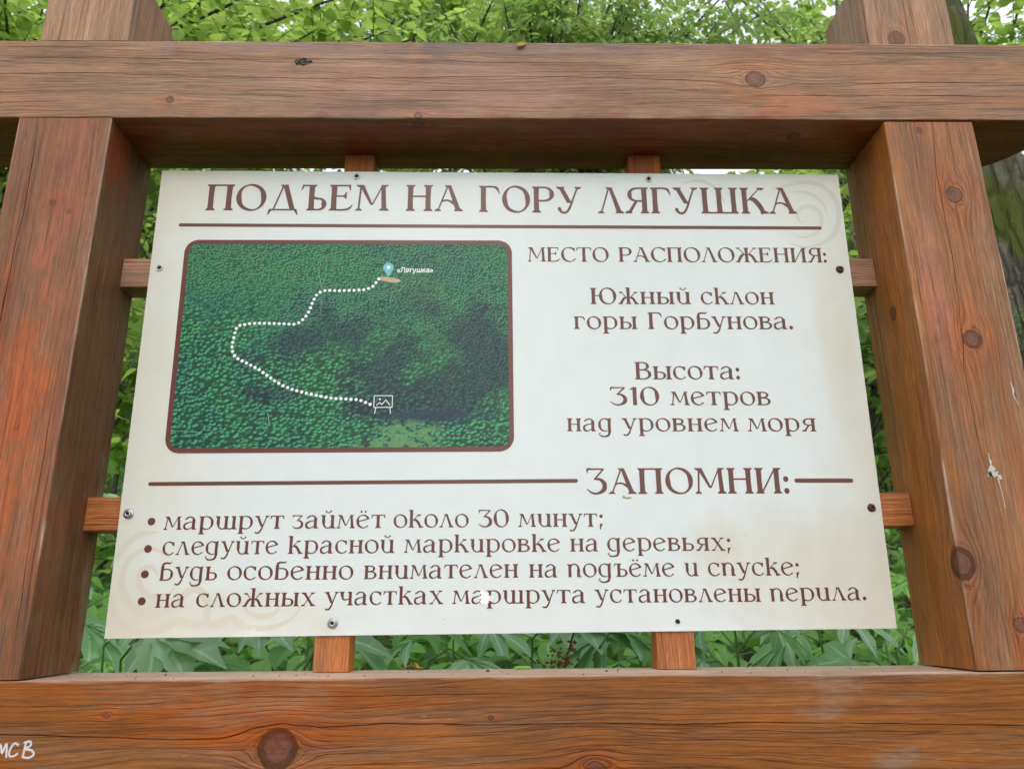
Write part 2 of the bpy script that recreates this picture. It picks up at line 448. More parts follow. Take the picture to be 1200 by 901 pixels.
tag(timber('post_top', 'z', bt1 + 0.0030, 1.000 + Z, -0.7165, -0.5803, 1.0040, 0.134, m_stub, stand, n=14, seed=5,
    cracks=[([(0.80 + Z, -0.688), (1.1 + Z, -0.682)], 0.0012, 0.004)]))
tag(timber('post_top', 'z', bt1 + 0.0012, 1.003 + Z, 0.5914, 0.7282, 1.0034, 0.136, m_stub, stand, n=14, seed=6,
    cracks=[([(0.80 + Z, 0.5925 - 0.004), (1.1 + Z, 0.5925 - 0.006)], 0.0022, 0.008), ([(0.90 + Z, 0.667), (1.1 + Z, 0.669)], 0.0012, 0.004)]))
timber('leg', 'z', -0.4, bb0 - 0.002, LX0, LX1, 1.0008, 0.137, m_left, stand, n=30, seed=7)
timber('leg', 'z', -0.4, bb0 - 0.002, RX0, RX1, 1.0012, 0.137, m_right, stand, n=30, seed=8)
tag(timber('batten', 'x', LX1 + 0.0006, RX0 - 0.0008, 0.4850 + Z, 0.5325 + Z, 1.0930, 0.044, m_batten_g, stand, n=60, seed=9, r=0.002,
    cracks=[(uz([(-0.5, 0.4995), (0.0, 0.498), (0.6, 0.501)]), 0.001, 0.003)]), 'upper cross batten with weathered grey brown face')
timber('batten', 'x', LX1 + 0.0006, RX0 - 0.0008, 0.1155 + Z, 0.1625 + Z, 1.0930, 0.044, m_batten, stand, n=60, seed=10, r=0.002,
    cracks=[(uz([(-0.6, 0.133), (-0.4, 0.1332), (0.0, 0.132)]), 0.0014, 0.004), (uz([(0.5, 0.146), (0.6, 0.1465)]), 0.001, 0.003)])
timber('batten', 'z', bb1 + 0.0008, bt0 - 0.0008, -0.2510, -0.2030, 1.0962, 0.042, m_batten, stand, n=40, seed=11, r=0.002)
timber('batten', 'z', bb1 + 0.0008, bt0 - 0.0008, 0.2130, 0.2650, 1.0962, 0.042, m_batten, stand, n=40, seed=12, r=0.002)

# ------------------------------------------------------------------ lettering: broad pen strokes and wedge serifs, joined by a planar union
def q(*p): return [list(p)]
def dg(x0, y0, x1, y1, w0, w1=None):
    w1 = w0 if w1 is None else w1
    return q((x0 - w0 / 2, y0), (x0 + w0 / 2, y0), (x1 + w1 / 2, y1), (x1 - w1 / 2, y1))
def sf(x, y, w, l, r, up):
    s = 1 if up else -1       # up: serif at the foot, opening upwards
    return q((x - w / 2 - l, y), (x + w / 2 + r, y), (x + w / 2 + r * .92, y + s * .04), (x + w / 2 - .005, y + s * .10), (x - w / 2 + .005, y + s * .10), (x - w / 2 - l * .92, y + s * .04))
def st(x, y0, y1, w, bl=.085, br=.085, tl=.085, tr=.085):
    o = q((x - w * .53, y0), (x + w * .53, y0), (x + w * .46, (y0 + y1) / 2), (x + w * .53, y1), (x - w * .53, y1), (x - w * .46, (y0 + y1) / 2))
    if bl or br: o += sf(x, y0, w, bl, br, True)
    if tl or tr: o += sf(x, y1, w, tl, tr, False)
    return o
def bar(x0, x1, y0, y1): return q((x0, y0), (x1, y0), (x1, y1), (x0, y1))
def arc(cx, cy, rx, ry, a0, a1, tx, ty, rot=0.0, n=None):
    n = n or max(4, int(abs(a1 - a0) / 14))
    o, pr = [], None
    for k in range(n + 1):
        a = math.radians(a0 + (a1 - a0) * k / n)
        t = ty + (tx - ty) * abs(math.cos(a - math.radians(rot))) ** 1.5
        c, s = math.cos(a), math.sin(a)
        L = math.hypot(c * rx, s * ry) or 1
        cur = ((cx + rx * c, cy + ry * s), (cx + (rx - t * abs(c) ** .6 * 1.0) * c, cy + (ry - t * abs(s) ** .6) * s))
        if pr: o.append([pr[0], cur[0], cur[1], pr[1]])
        pr = cur
    return o
def ring(cx, cy, rx, ry, tx, ty, rot=14): return arc(cx, cy, rx, ry, 0, 360, tx, ty, rot, 26)
def cv(pts, ws, n=6):
    P = [Vector(p) for p in pts]; P = [P[0] * 2 - P[1]] + P + [P[-1] * 2 - P[-2]]
    W_ = [ws[0]] + list(ws) + [ws[-1]]
    L = []
    for i in range(1, len(P) - 2):
        for k in range(n + (1 if i == len(P) - 3 else 0)):
            t = k / n
            p = 0.5 * ((2 * P[i]) + (-P[i - 1] + P[i + 1]) * t + (2 * P[i - 1] - 5 * P[i] + 4 * P[i + 1] - P[i + 2]) * t * t + (-P[i - 1] + 3 * P[i] - 3 * P[i + 1] + P[i + 2]) * t ** 3)
            L.append((p, W_[i] * (1 - t) + W_[i + 1] * t))
    o, pr = [], None
    for i, (p, w) in enumerate(L):
        a, b = L[max(0, i - 1)][0], L[min(len(L) - 1, i + 1)][0]
        d = (b - a).normalized(); nn = Vector((-d.y, d.x)) * w / 2
        cur = (tuple(p + nn), tuple(p - nn))
        if pr: o.append([pr[0], cur[0], cur[1], pr[1]])
        pr = cur
    return o
def dot(cx, cy, r, n=14): return [[(cx + r * math.cos(2 * math.pi * k / n), cy + r * math.sin(2 * math.pi * k / n)) for k in range(n)]]
T, t_ = .215, .070
D_, h_ = .19, .76
def bowl(x, y0, y1, r, T_, x2=None):
    """a bowl on the right of a stem at x, from y0 to y1, reaching r"""
    cy, ry = (y0 + y1) / 2, (y1 - y0) / 2
    w = (r - x) * .55
    return bar(x, r - w, y1 - t_, y1) + bar(x, r - w, y0, y0 + t_) + arc(r - w, cy, w, ry, -90, 90, T_, t_, 0, 12)
def flip(o, w): return [[(w - x, y) for x, y in p] for p in o]
G = {
 'П': (1.12, st(.2, 0, 1, T) + st(.91, 0, 1, T) + bar(.1, 1.0, .935, 1)),
 'О': (1.2, ring(.6, .5, .6, .525, .22, .06)),
 'Д': (1.2, dg(.24, .05, .60, 1, .07) + dg(.98, .05, .66, 1, .21) + sf(.63, 1, .14, .09, .09, False) + bar(.06, 1.16, 0, .062) + q((.0, -.17), (.04, -.17), (.2, .05), (.06, .05)) + q((1.18, -.17), (1.22, -.17), (1.16, .05), (1.02, .05))),
 'Ъ': (1.08, st(.46, 0, 1, T, .085, 0, 0, .085) + bar(.1, .5, .935, 1) + q((.03, .78), (.07, .78), (.17, 1), (.08, 1)) + bowl(.5, 0, .50, 1.06, .21) + q((.5, .50), (.60, .54), (.8, .44), (.7, .40))),
 'Е': (.98, st(.2, 0, 1, T, .085, 0, .085, 0) + bar(.2, .84, .935, 1) + q((.86, .78), (.82, .78), (.74, 1), (.86, 1)) + bar(.25, .62, .53, .59) + q((.56, .53), (.70, .44), (.70, .72), (.66, .72), (.62, .60)) + cv([(.25, .03), (.6, .03), (.82, .09), (.95, .24)], [.062, .075, .09, .03])),
 'М': (1.32, dg(.14, 0, .21, 1, .08) + sf(.14, 0, .08, .10, .10, True) + dg(.23, 1, .66, .22, .20, .10) + dg(1.08, 1, .68, .22, .06, .07) + dg(1.10, 1, 1.15, 0, .17, .20) + sf(1.15, 0, T, .09, .09, True) + sf(.2, 1, .14, .12, .0, False) + sf(1.10, 1, .14, .0, .14, False)),
 'Н': (1.14, st(.2, 0, 1, T) + st(.94, 0, 1, T) + bar(.2, .94, .53, .595)),
 'А': (1.18, dg(.13, 0, .56, 1, .07) + sf(.13, 0, .07, .11, .11, True) + dg(.60, 1, 1.0, 0, .16, .22) + sf(1.0, 0, T, .08, .08, True) + cv([(.27, .36), (.42, .41), (.60, .40), (.84, .28)], [.06, .065, .07, .12]) + sf(.58, 1, .10, .12, .0, False)),
 'Г': (.92, st(.2, 0, 1, T, .085, .085, .085, 0) + cv([(.2, .965), (.6, .965), (.78, .90), (.88, .70)], [.07, .07, .11, .03])),
 'Р': (.98, st(.2, 0, 1, T, .085, .085, .085, 0) + bowl(.2, .42, 1, .96, .21)),
 'У': (1.1, dg(.18, 1, .56, .38, .21) + sf(.18, 1, .2, .08, .08, False) + cv([(.92, 1), (.72, .55), (.55, .18), (.40, .02), (.22, .03), (.13, .14)], [.07, .08, .10, .09, .09, .13]) + dot(.12, .15, .075) + sf(.93, 1, .07, .12, .12, False)),
 'Л': (1.1, dg(.13, 0, .50, 1, .07) + sf(.13, 0, .07, .11, .11, True) + dg(.55, 1, .93, 0, .15, .22) + sf(.93, 0, T, .08, .08, True) + sf(.53, 1, .10, .12, .0, False)),
 'Ш': (1.66, st(.2, 0, 1, T) + st(.82, 0, 1, T) + st(1.44, 0, 1, T) + bar(.1, 1.5, 0, .065)),
 'К': (1.16, st(.2, 0, 1, T) + dg(.30, .48, .90, 1, .09, .07) + sf(.93, 1, .06, .14, .12, False) + cv([(.42, .58), (.62, .52), (.84, .28), (.98, 0)], [.10, .19, .21, .19]) + sf(1.0, 0, T, .06, .10, True)),
 'С': (1.06, arc(.6, .5, .6, .525, 42, 322, .22, .06, 14, 20) + q((.98, .70), (1.02, .70), (1.02, 1.0), (.98, .98), (.93, .86)) + dot(1.03, .19, .03)),
 'Т': (1.1, st(.55, 0, 1, T, .1, .1, 0, 0) + bar(.04, 1.06, .935, 1) + q((.0, .76), (.05, .76), (.16, 1), (.03, 1)) + q((1.1, .76), (1.05, .76), (.94, 1), (1.07, 1))),
 'Ж': (1.56, st(.78, 0, 1, T) + dg(.20, 1, .66, .5, .08) + dg(1.36, 1, .90, .5, .08) + sf(.19, 1, .07, .12, .10, False) + sf(1.37, 1, .07, .10, .12, False) + cv([(.66, .54), (.46, .48), (.28, .24), (.16, 0)], [.08, .17, .20, .17]) + cv([(.90, .54), (1.10, .48), (1.28, .24), (1.40, 0)], [.08, .17, .20, .17]) + sf(.14, 0, .18, .08, .06, True) + sf(1.42, 0, .18, .06, .08, True) + bar(.6, .95, .49, .55)),
 'И': (1.16, st(.2, 0, 1, T) + st(.96, 0, 1, T, .085, .085, .02, .10) + dg(.27, .02, .92, 1, .08)),
 'З': (.92, cv([(.08, .80), (.10, .955), (.30, .965), (.78, .965)], [.03, .10, .07, .06]) + dg(.78, .965, .40, .58, .10) + cv([(.36, .58), (.62, .56), (.80, .40), (.78, .18), (.55, .035), (.28, .04), (.04, .20)], [.07, .11, .19, .20, .09, .08, .03]) ),
 'Ю': (1.62, st(.2, 0, 1, T) + bar(.2, .7, .50, .56) + ring(1.08, .5, .54, .525, .21, .06)),
 'В': (1.02, st(.2, 0, 1, T, .085, 0, .085, 0) + bowl(.2, .52, 1, .88, .19) + bowl(.2, 0, .58, 1.0, .21)),
 '1': (.42, st(.26, 0, 1.0, .17, .0, .0, 0, 0) + q((.02, .84), (.22, .86), (.22, 1.0), (.10, .93))),
 '3': (.80, cv([(.06, .80), (.09, .955), (.25, .965), (.68, .965)], [.03, .10, .07, .06]) + dg(.68, .965, .36, .60, .10) + cv([(.32, .60), (.54, .57), (.69, .40), (.67, .18), (.48, .035), (.24, .04), (.03, .20)], [.07, .11, .17, .18, .09, .08, .03])),
 '0': (.86, ring(.43, .5, .43, .525, .19, .06)),
 '.': (.24, dot(.12, .10, .115)), ':': (.24, dot(.12, .10, .115) + dot(.12, .56, .115)),
 ';': (.26, dot(.15, .60, .11) + q((.06, .17), (.25, .19), (.10, -.16), (.04, -.16))),
}
G['Я'] = (1.04, flip(st(.2, 0, 1, T, .085, .085, .085, 0) + bowl(.2, .44, 1, .92, .19), 1.04) + dg(.52, .5, .16, 0, .14, .16) + sf(.15, 0, .17, .07, .07, True))
h = h_
def bw(x, y0, y1, r): return bowl(x, y0, y1, r, .17)
G.update({
 'н': (.92, st(.18, 0, h, D_) + st(.74, 0, h, D_) + bar(.18, .74, .38, .44)),
 'ь': (.80, st(.18, 0, h, D_, .085, 0, .085, .07) + bw(.18, 0, .45, .78)),
 'ъ': (.90, st(.34, 0, h, D_, .085, 0, 0, .07) + bar(.08, .36, h - .06, h) + q((.02, h - .18), (.07, h - .18), (.15, h), (.06, h)) + bw(.34, 0, .45, .90)),
 'у': (.88, dg(.16, h, .46, .14, .175) + sf(.15, h, .17, .075, .07, False) + cv([(.76, h), (.58, .32), (.42, -.06), (.26, -.22), (.10, -.20)], [.07, .08, .11, .10, .07]) + dot(.10, -.20, .05) + sf(.77, h, .06, .10, .10, False)),
 'с': (.80, arc(.43, .38, .43, .395, 50, 318, .18, .06, 14, 18) + q((.66, .50), (.75, .53), (.75, h + .0), (.68, h - .03), (.60, h - .08)) + dot(.75, .13, .025)),
 'о': (.90, ring(.45, .38, .45, .398, .18, .06)),
 'е': (.84, arc(.43, .38, .43, .395, 28, 318, .18, .06, 14, 18) + q((.06, .33), (.78, .50), (.82, .54), (.82, .58), (.76, .575), (.08, .40)) + arc(.43, .38, .41, .395, 20, 80, .13, .06, 0, 6) + dot(.75, .13, .025)),
 'к': (.92, st(.18, 0, 1.03, D_, .085, .085, .085, 0) + dg(.26, .38, .66, h, .08, .07) + sf(.68, h, .06, .12, .10, False) + cv([(.34, .45), (.50, .41), (.66, .22), (.78, 0)], [.08, .15, .17, .15]) + sf(.79, 0, .17, .05, .09, True)),
 'л': (.92, dg(.12, 0, .42, h + .01, .065) + sf(.12, 0, .065, .09, .09, True) + dg(.46, h + .01, .76, 0, .13, .19) + sf(.76, 0, .18, .07, .08, True) + sf(.42, h, .10, .07, .0, False)),
 'г': (.72, st(.18, 0, h, D_, .085, .085, .085, 0) + cv([(.18, h - .035), (.48, h - .035), (.62, h - .09), (.69, h - .26)], [.07, .07, .10, .03])),
 'р': (.94, st(.19, -.27, h, D_, .09, .10, .09, 0) + arc(.46, .38, .46, .395, -120, 118, .18, .06, 8, 16)),
 'б': (.90, st(.17, .10, .80, D_, 0, 0, 0, 0) + cv([(.17, .75), (.20, .90), (.38, .965), (.60, .95), (.74, 1.02)], [.16, .13, .10, .09, .03]) + q((.02, 0), (.26, 0), (.25, .2), (.09, .2)) + bowl(.17, 0, .66, .88, .18)),
 'в': (.84, st(.18, 0, h, D_, .085, 0, .085, 0) + bowl(.18, .40, h, .72, .15) + bowl(.18, 0, .445, .82, .17)),
 'а': (.88, st(.64, .0, h - .16, D_, 0, .10, 0, 0) + arc(.40, h - .26, .325, .265, 0, 150, .17, .07, 0, 10) + cv([(.62, .44), (.38, .42), (.10, .30), (.10, .10), (.30, .025), (.60, .16)], [.05, .06, .12, .15, .07, .05]) + dot(.12, h - .16, .045)),
 'т': (.88, st(.44, 0, h, D_, .09, .09, 0, 0) + bar(.04, .84, h - .062, h) + q((.0, h - .2), (.045, h - .2), (.14, h), (.03, h)) + q((.88, h - .2), (.835, h - .2), (.74, h), (.85, h))),
 'м': (1.12, dg(.12, 0, .22, h, .07) + sf(.12, 0, .07, .10, .08, True) + dg(.23, h, .55, .14, .17, .09) + dg(.87, h, .57, .14, .055, .06) + dg(.89, h, .97, 0, .14, .18) + sf(.97, 0, .18, .075, .075, True) + sf(.2, h, .12, .08, .0, False) + sf(.9, h, .10, .0, .09, False)),
 'д': (.92, arc(.43, .38, .42, .395, 60, 292, .18, .06, 8, 16) + st(.72, -.05, h - .02, D_, 0, 0, 0, 0) + q((.5, h - .06), (.66, h - .04), (.86, h + .03), (.80, h - .12)) + cv([(.72, .0), (.66, -.20), (.44, -.285), (.20, -.27), (.06, -.16)], [.17, .14, .09, .09, .05]) + cv([(.10, -.20), (.05, -.13), (.16, -.08)], [.06, .05, .03])),
 'п': (.92, st(.18, 0, h - .02, D_, .0, .0, .10, 0) + q((.06, 0), (.27, 0), (.27, .05), (.12, .05)) + arc(.46, .38, .36, .395, 0, 140, .175, .07, 0, 10) + st(.733, 0, .40, D_, 0, .10, 0, 0)),
 'и': (.92, st(.18, .30, h, D_, 0, 0, .09, 0) + arc(.46, .38, .37, .395, 180, 320, .175, .07, 0, 10) + st(.735, 0, h, D_, 0, .10, .09, 0)),
 'ч': (.86, st(.16, .50, h, D_, 0, 0, .09, .05) + cv([(.16, .54), (.22, .36), (.40, .31), (.66, .38)], [.16, .12, .07, .06]) + st(.68, 0, h, D_, .09, .09, .09, 0)),
 'х': (.94, dg(.20, h, .76, 0, .18) + dg(.72, h, .18, 0, .065) + sf(.20, h, .17, .08, .08, False) + sf(.74, h, .06, .10, .10, False) + sf(.76, 0, .17, .07, .09, True) + sf(.16, 0, .06, .10, .10, True)),
 'ж': (1.30, st(.65, 0, 1.03, D_, .085, .085, .085, 0) + dg(.20, h, .55, .38, .07) + dg(1.10, h, .75, .38, .07) + sf(.19, h, .06, .10, .10, False) + sf(1.11, h, .06, .10, .10, False) + cv([(.56, .41), (.40, .37), (.27, .20), (.17, 0)], [.07, .14, .16, .14]) + cv([(.74, .41), (.90, .37), (1.03, .20), (1.13, 0)], [.07, .14, .16, .14]) + sf(.15, 0, .15, .07, .05, True) + sf(1.15, 0, .15, .05, .07, True) + bar(.5, .8, .36, .42)),
 'ш': (1.34, st(.18, .30, h, D_, 0, 0, .09, 0) + arc(.44, .38, .345, .395, 180, 318, .175, .07, 0, 10) + st(.68, .0, h, D_, 0, 0, .09, 0) + arc(.92, .38, .325, .395, 180, 318, .10, .07, 0, 10) + st(1.16, 0, h, D_, 0, .10, .09, 0)),
 'з': (.74, cv([(.05, h - .15), (.07, h - .035), (.22, h - .03), (.63, h - .03)], [.03, .09, .06, .055]) + dg(.62, h - .03, .34, .46, .09) + cv([(.30, .46), (.50, .43), (.63, .30), (.60, .12), (.42, .03), (.22, .035), (.03, .15)], [.06, .09, .15, .15, .08, .07, .03])),
})
G['я'] = (.88, flip(st(.18, 0, h, D_, .085, .085, .085, 0) + bowl(.18, .33, h, .78, .16), .88) + dg(.46, .38, .16, 0, .12, .14) + sf(.15, 0, .15, .07, .07, True))
G['й'] = (.92, G['и'][1] + arc(.46, 1.0, .17, .15, 188, 352, .05, .07, 0, 8) + dot(.31, .97, .055) + dot(.61, .97, .055))
G['ё'] = (.84, G['е'][1] + dot(.30, .93, .065) + dot(.56, .93, .065))
G['ы'] = (1.12, G['ь'][1] + st(.94, 0, h, D_))

def tri_pieces(polys):
    for p in polys:
        for i in range(1, len(p) - 1):
            a, b, c = Vector(p[0]), Vector(p[i]), Vector(p[i + 1])
            ar = (b - a).cross(c - a)
            if abs(ar) < 1e-10: continue
            yield (a, b, c) if ar > 0 else (a, c, b)
def union(polys):
    vs, fs = [], []
    for tr in tri_pieces(polys):
        fs.append([len(vs), len(vs) + 1, len(vs) + 2]); vs += list(tr)
    ov, oe, of, _, _, oface = geometry.delaunay_2d_cdt(vs, [], fs, 0, 1e-6)
    tri = []
    for f, src in zip(of, oface):
        c = (ov[f[0]] + ov[f[1]] + ov[f[2]]) / 3
        for s_ in src:
            a, b, d = (vs[i] for i in fs[s_])
            if (b - a).cross(c - a) > -1e-10 and (d - b).cross(c - b) > -1e-10 and (a - d).cross(c - d) > -1e-10:
                tri.append(tuple(f)); break
    return ov, tri

def sheet_z(x, y):
    z = 0.0022 * math.exp(-((x + 0.345) / 0.012) ** 2 - ((y + 0.352) / 0.010) ** 2)
    z += 0.0020 * math.exp(-((x + 0.430) / 0.010) ** 2 - ((y + 0.352) / 0.008) ** 2)
    z += 0.0010 * math.exp(-((x - 0.305) / 0.006) ** 2 - ((y - 0.03) / 0.005) ** 2)
    z += 0.0007 * math.exp(-((x - 0.53) / 0.016) ** 2 - ((y + 0.184) / 0.016) ** 2) - 0.0008 * math.exp(-((x - 0.53) / 0.006) ** 2 - ((y + 0.184) / 0.006) ** 2)
    return z
def sheet_edges(y):
    b = (y + 0.3505) / 0.703
    return -0.5317 - 0.0042 * b, 0.5432 + 0.0048 * b
def print_mesh(name, polys, mat, parent, z=0.0003):
    polys = [[(min(max(x, sheet_edges(y)[0] + .0006), sheet_edges(y)[1] - .0006), min(max(y, -0.3470), 0.3490)) for x, y in p] for p in polys]
    vs, tri = union(polys)
    return mesh_obj(name, [(v.x, v.y, z + sheet_z(v.x, v.y)) for v in vs], tri, mat, parent)

def word_polys(w, x0, x1, y0, y1, hh):
    gap = .085 if w[0].islower() or w[-1].islower() else .07
    adv = sum(G[c][0] for c in w) + gap * (len(w) - 1)
    sx = (x1 - x0) / adv
    out, x = [], 0
    for c in w:
        for p in G[c][1]:
            out.append([(x0 + (x + a) * sx, y0 + (y1 - y0) * ((x + a) / adv) + b * hh) for a, b in p])
        x += G[c][0] + gap
    return out

# ------------------------------------------------------------------ the sign
TILT = math.radians(0.9776)
sign = empty('information_sign', (0.0, 1.086, 0.325 + Z), (math.radians(90) + TILT, 0, 0))
tag(sign, 'white trail information sign with brown Cyrillic lettering and a forest route map', 'sign')
m = Mat('printed_white_sheet')
ox, oy, oz = m.sep(m.coord())
n1 = m.noise(m.vec(ox, oy, 0.0), 5.0, 4.0, 0.6)
n2 = m.noise(m.vec(ox, oy, 3.0), 22.0, 4.0, 0.6)
edge = ((ox - 0.03) / 0.60).f('ABSOLUTE') ** 3.0 + ((oy + 0.0) / 0.52).f('ABSOLUTE') ** 5.0 + (n1 - 0.5) * 0.9
colr = m.mix(edge.ramp(0.15, 0.95), (0.69, 0.735, 0.735), (0.655, 0.63, 0.54))
low = ((oy + 0.30) / 0.09 * -1.0 + (n1 - 0.5) * 3.0).ramp(0.0, 1.6)
colr = m.mix(low * (((ox + 0.28) / 0.35) ** 2.0).ramp(1.0, 0.2) * 0.6, colr, (0.66, 0.585, 0.48))
for (sx, sy, rx, ry, a) in ((0.30, -0.225, 0.05, 0.045, 0.35), (0.38, -0.26, 0.13, 0.10, 0.38), (0.49, -0.28, 0.10, 0.12, 0.4), (0.51, 0.06, 0.03, 0.16, 0.35), (-0.36, -0.32, 0.16, 0.035, 0.3)):
    d = ((ox - sx) / rx) ** 2.0 + ((oy - sy) / ry) ** 2.0 + (n1 - 0.5) * 2.0 + (n2 - 0.5) * 1.0
    colr = m.mix(d.ramp(1.2, 0.1) * a, colr, (0.62, 0.54, 0.42))
spk = m.voro(m.vec(ox, oy, 0.0), 26.0).ramp(0.028, 0.018)
colr = m.mix(spk * 0.5, colr, (0.2, 0.17, 0.14))
strk = m.noise(m.vec(ox * 30.0, oy * 5.0, 1.0), 1.0, 3.0)
colr = m.mul(None, colr, n2 * 0.10 + strk * 0.05 + 0.925)
tex = m.noise(m.vec(ox, oy, 9.0), 900.0, 2.0)
m.set(Base_Color=colr, Roughness=0.14, Specular_IOR_Level=0.36)
m.bump(tex * 1.0 + n2 * 1.6, 0.0002)
M_SHEET = m.m

def gloss_print(name, col, var=0.12):
    m = Mat(name)
    ox, oy, oz = m.sep(m.coord())
    n = m.noise(m.vec(ox, oy, 0.0), 240.0, 3.0)
    n2 = m.noise(m.vec(ox, oy, 3.0), 22.0, 4.0, 0.6)
    tex = m.noise(m.vec(ox, oy, 9.0), 900.0, 2.0)
    m.set(Base_Color=m.mul(None, m.mix(1.0, col, col), n * (2 * var) + (1.0 - var)), Roughness=0.15, Specular_IOR_Level=0.30)
    m.bump(tex * 1.0 + n2 * 1.6, 0.0002)
    return m.m
M_INK = gloss_print('brown_ink', (0.125, 0.034, 0.023), 0.2)
M_PALE = gloss_print('pale_beige_ink', (0.645, 0.60, 0.51), 0.05)
M_WHITE = gloss_print('white_ink', (0.85, 0.87, 0.87), 0.04)

# sheet: 3 mm board with a slightly dented lower edge
cx0, cx1, cy0, cy1 = -0.5345, 0.5452, -0.3505, 0.3525
nx, ny = 90, 58
V, F = [], []
for j in range(ny + 1):
    for i in range(nx + 1):
        a, b = i / nx, j / ny
        xl = -0.5317 + (-0.5359 + 0.5317) * b; xr = 0.5432 + (0.5480 - 0.5432) * b
        x = xl + (xr - xl) * a
        y = (-0.3528 + 0.0047 * a) * (1 - b) + (0.3552 - 0.0056 * a) * b
        z = sheet_z(x, y)
        V.append((x, y, z))
nf = len(V)
for j in range(ny):
    for i in range(nx):
        a = j * (nx + 1) + i
        F.append((a, a + 1, a + nx + 2, a + nx + 1))
rim = [i for i in range(nx + 1)] + [(j + 1) * (nx + 1) - 1 for j in range(1, ny + 1)] + [ny * (nx + 1) + i for i in range(nx - 1, -1, -1)] + [j * (nx + 1) for j in range(ny - 1, 0, -1)]
for dz in (0.0, 0.003):
    for r_ in rim: V.append((V[r_][0], V[r_][1], V[r_][2] - dz))
nr = len(rim)
for k in range(nr):
    k2 = (k + 1) % nr
    F.append((nf + k2, nf + k, nf + nr + k, nf + nr + k2))
F.append(tuple(nf + nr + k for k in range(nr - 1, -1, -1)))
sheet = mesh_obj('sheet', V, F, M_SHEET, sign, smooth=False)
for p_ in sheet.data.polygons: p_.use_smooth = p_.index < nx * ny
ZP = 0.0002      # prints sit just proud of the board

WORDS = [('ПОДЪЕМ', -0.4613, -0.1744, 0.2849, 0.2844, 0.0455), ('НА', -0.1471, -0.0567, 0.2841, 0.2836, 0.0458), ('ГОРУ', -0.0315, 0.1326, 0.2824, 0.2805, 0.0462), ('ЛЯГУШКА', 0.1574, 0.4738, 0.2802, 0.2796, 0.046), ('МЕСТО', 0.0449, 0.1711, 0.1973, 0.1968, 0.0244), ('РАСПОЛОЖЕНИЯ:', 0.1861, 0.512, 0.1968, 0.1955, 0.0248), ('Южный', 0.1397, 0.2942, 0.1267, 0.1264, 0.0266), ('склон', 0.3094, 0.4229, 0.1262, 0.1258, 0.0265), ('горы', 0.1133, 0.2097, 0.0865, 0.0861, 0.0267), ('Горбунова.', 0.2259, 0.447, 0.0861, 0.0854, 0.0271), ('Высота:', 0.2017, 0.3591, 0.007, 0.0066, 0.0271), ('310', 0.1626, 0.2365, -0.0322, -0.0326, 0.0277), ('метров', 0.2526, 0.4018, -0.0326, -0.0333, 0.0272), ('над', 0.0987, 0.1653, -0.0713, -0.0717, 0.0257), ('уровнем', 0.1794, 0.35, -0.0717, -0.0724, 0.0259), ('моря', 0.3639, 0.4645, -0.0725, -0.0729, 0.0259), ('ЗАПОМНИ:', 0.1232, 0.4156, -0.1625, -0.1632, 0.037), ('маршрут', -0.4693, -0.302, -0.2093, -0.2087, 0.0242), ('займёт', -0.2913, -0.1607, -0.2086, -0.2085, 0.0245), ('около', -0.1492, -0.0434, -0.2083, -0.2081, 0.0243), ('30', -0.0305, 0.0132, -0.2081, -0.208, 0.0242), ('минут;', 0.0264, 0.1458, -0.2082, -0.2085, 0.0243), ('следуйте', -0.4675, -0.3078, -0.2437, -0.2432, 0.024), ('красной', -0.2942, -0.1466, -0.2432, -0.2428, 0.0239), ('маркировке', -0.1332, 0.0849, -0.2426, -0.2426, 0.0239), ('на', 0.0986, 0.1387, -0.2426, -0.2425, 0.0235), ('деревьях;', 0.1502, 0.3241, -0.2424, -0.2427, 0.024), ('будь', -0.4676, -0.3882, -0.2779, -0.2778, 0.0243), ('особенно', -0.3752, -0.2019, -0.2777, -0.278, 0.0242), ('внимателен', -0.1877, 0.0258, -0.2779, -0.2773, 0.0242), ('на', 0.0405, 0.0808, -0.2773, -0.2773, 0.0238), ('подъёме', 0.0935, 0.2434, -0.2772, -0.2771, 0.0239), ('и', 0.2571, 0.2761, -0.277, -0.2769, 0.0237), ('спуске;', 0.2894, 0.4173, -0.277, -0.2768, 0.0238), ('на', -0.4687, -0.4284, -0.3135, -0.3132, 0.0236), ('сложных', -0.414, -0.2516, -0.3131, -0.3129, 0.0237), ('участках', -0.2395, -0.0773, -0.3124, -0.3116, 0.0237), ('маршрута', -0.0652, 0.1182, -0.3116, -0.3117, 0.0234), ('установлены', 0.1307, 0.3601, -0.3116, -0.3117, 0.0235), ('перила.', 0.3728, 0.5065, -0.3115, -0.3107, 0.0232)]
LINES = [(4, 'heading_lettering', 'large brown heading in capitals across the top'), (6, 'lettering', 'capital line above the location text'), (8, 'lettering', None), (10, 'lettering', None),
         (11, 'lettering', None), (13, 'lettering', None), (16, 'lettering', None), (17, 'heading_lettering', 'medium brown heading between the two lower rules'), (22, 'lettering', None), (27, 'lettering', None), (34, 'lettering', None), (40, 'lettering', None)]
i0 = 0
for i1, nm, lb in LINES:
    for w in WORDS[i0:i1]: print_mesh(nm, word_polys(*w), M_INK, sign, ZP)
    i0 = i1
for bx_, by_ in [(-0.487, -0.1977), (-0.4873, -0.2351), (-0.4875, -0.2693), (-0.4875, -0.3049)]:
    print_mesh('bullet_dot', dot(bx_, by_, 0.0054, 20), M_INK, sign, ZP)
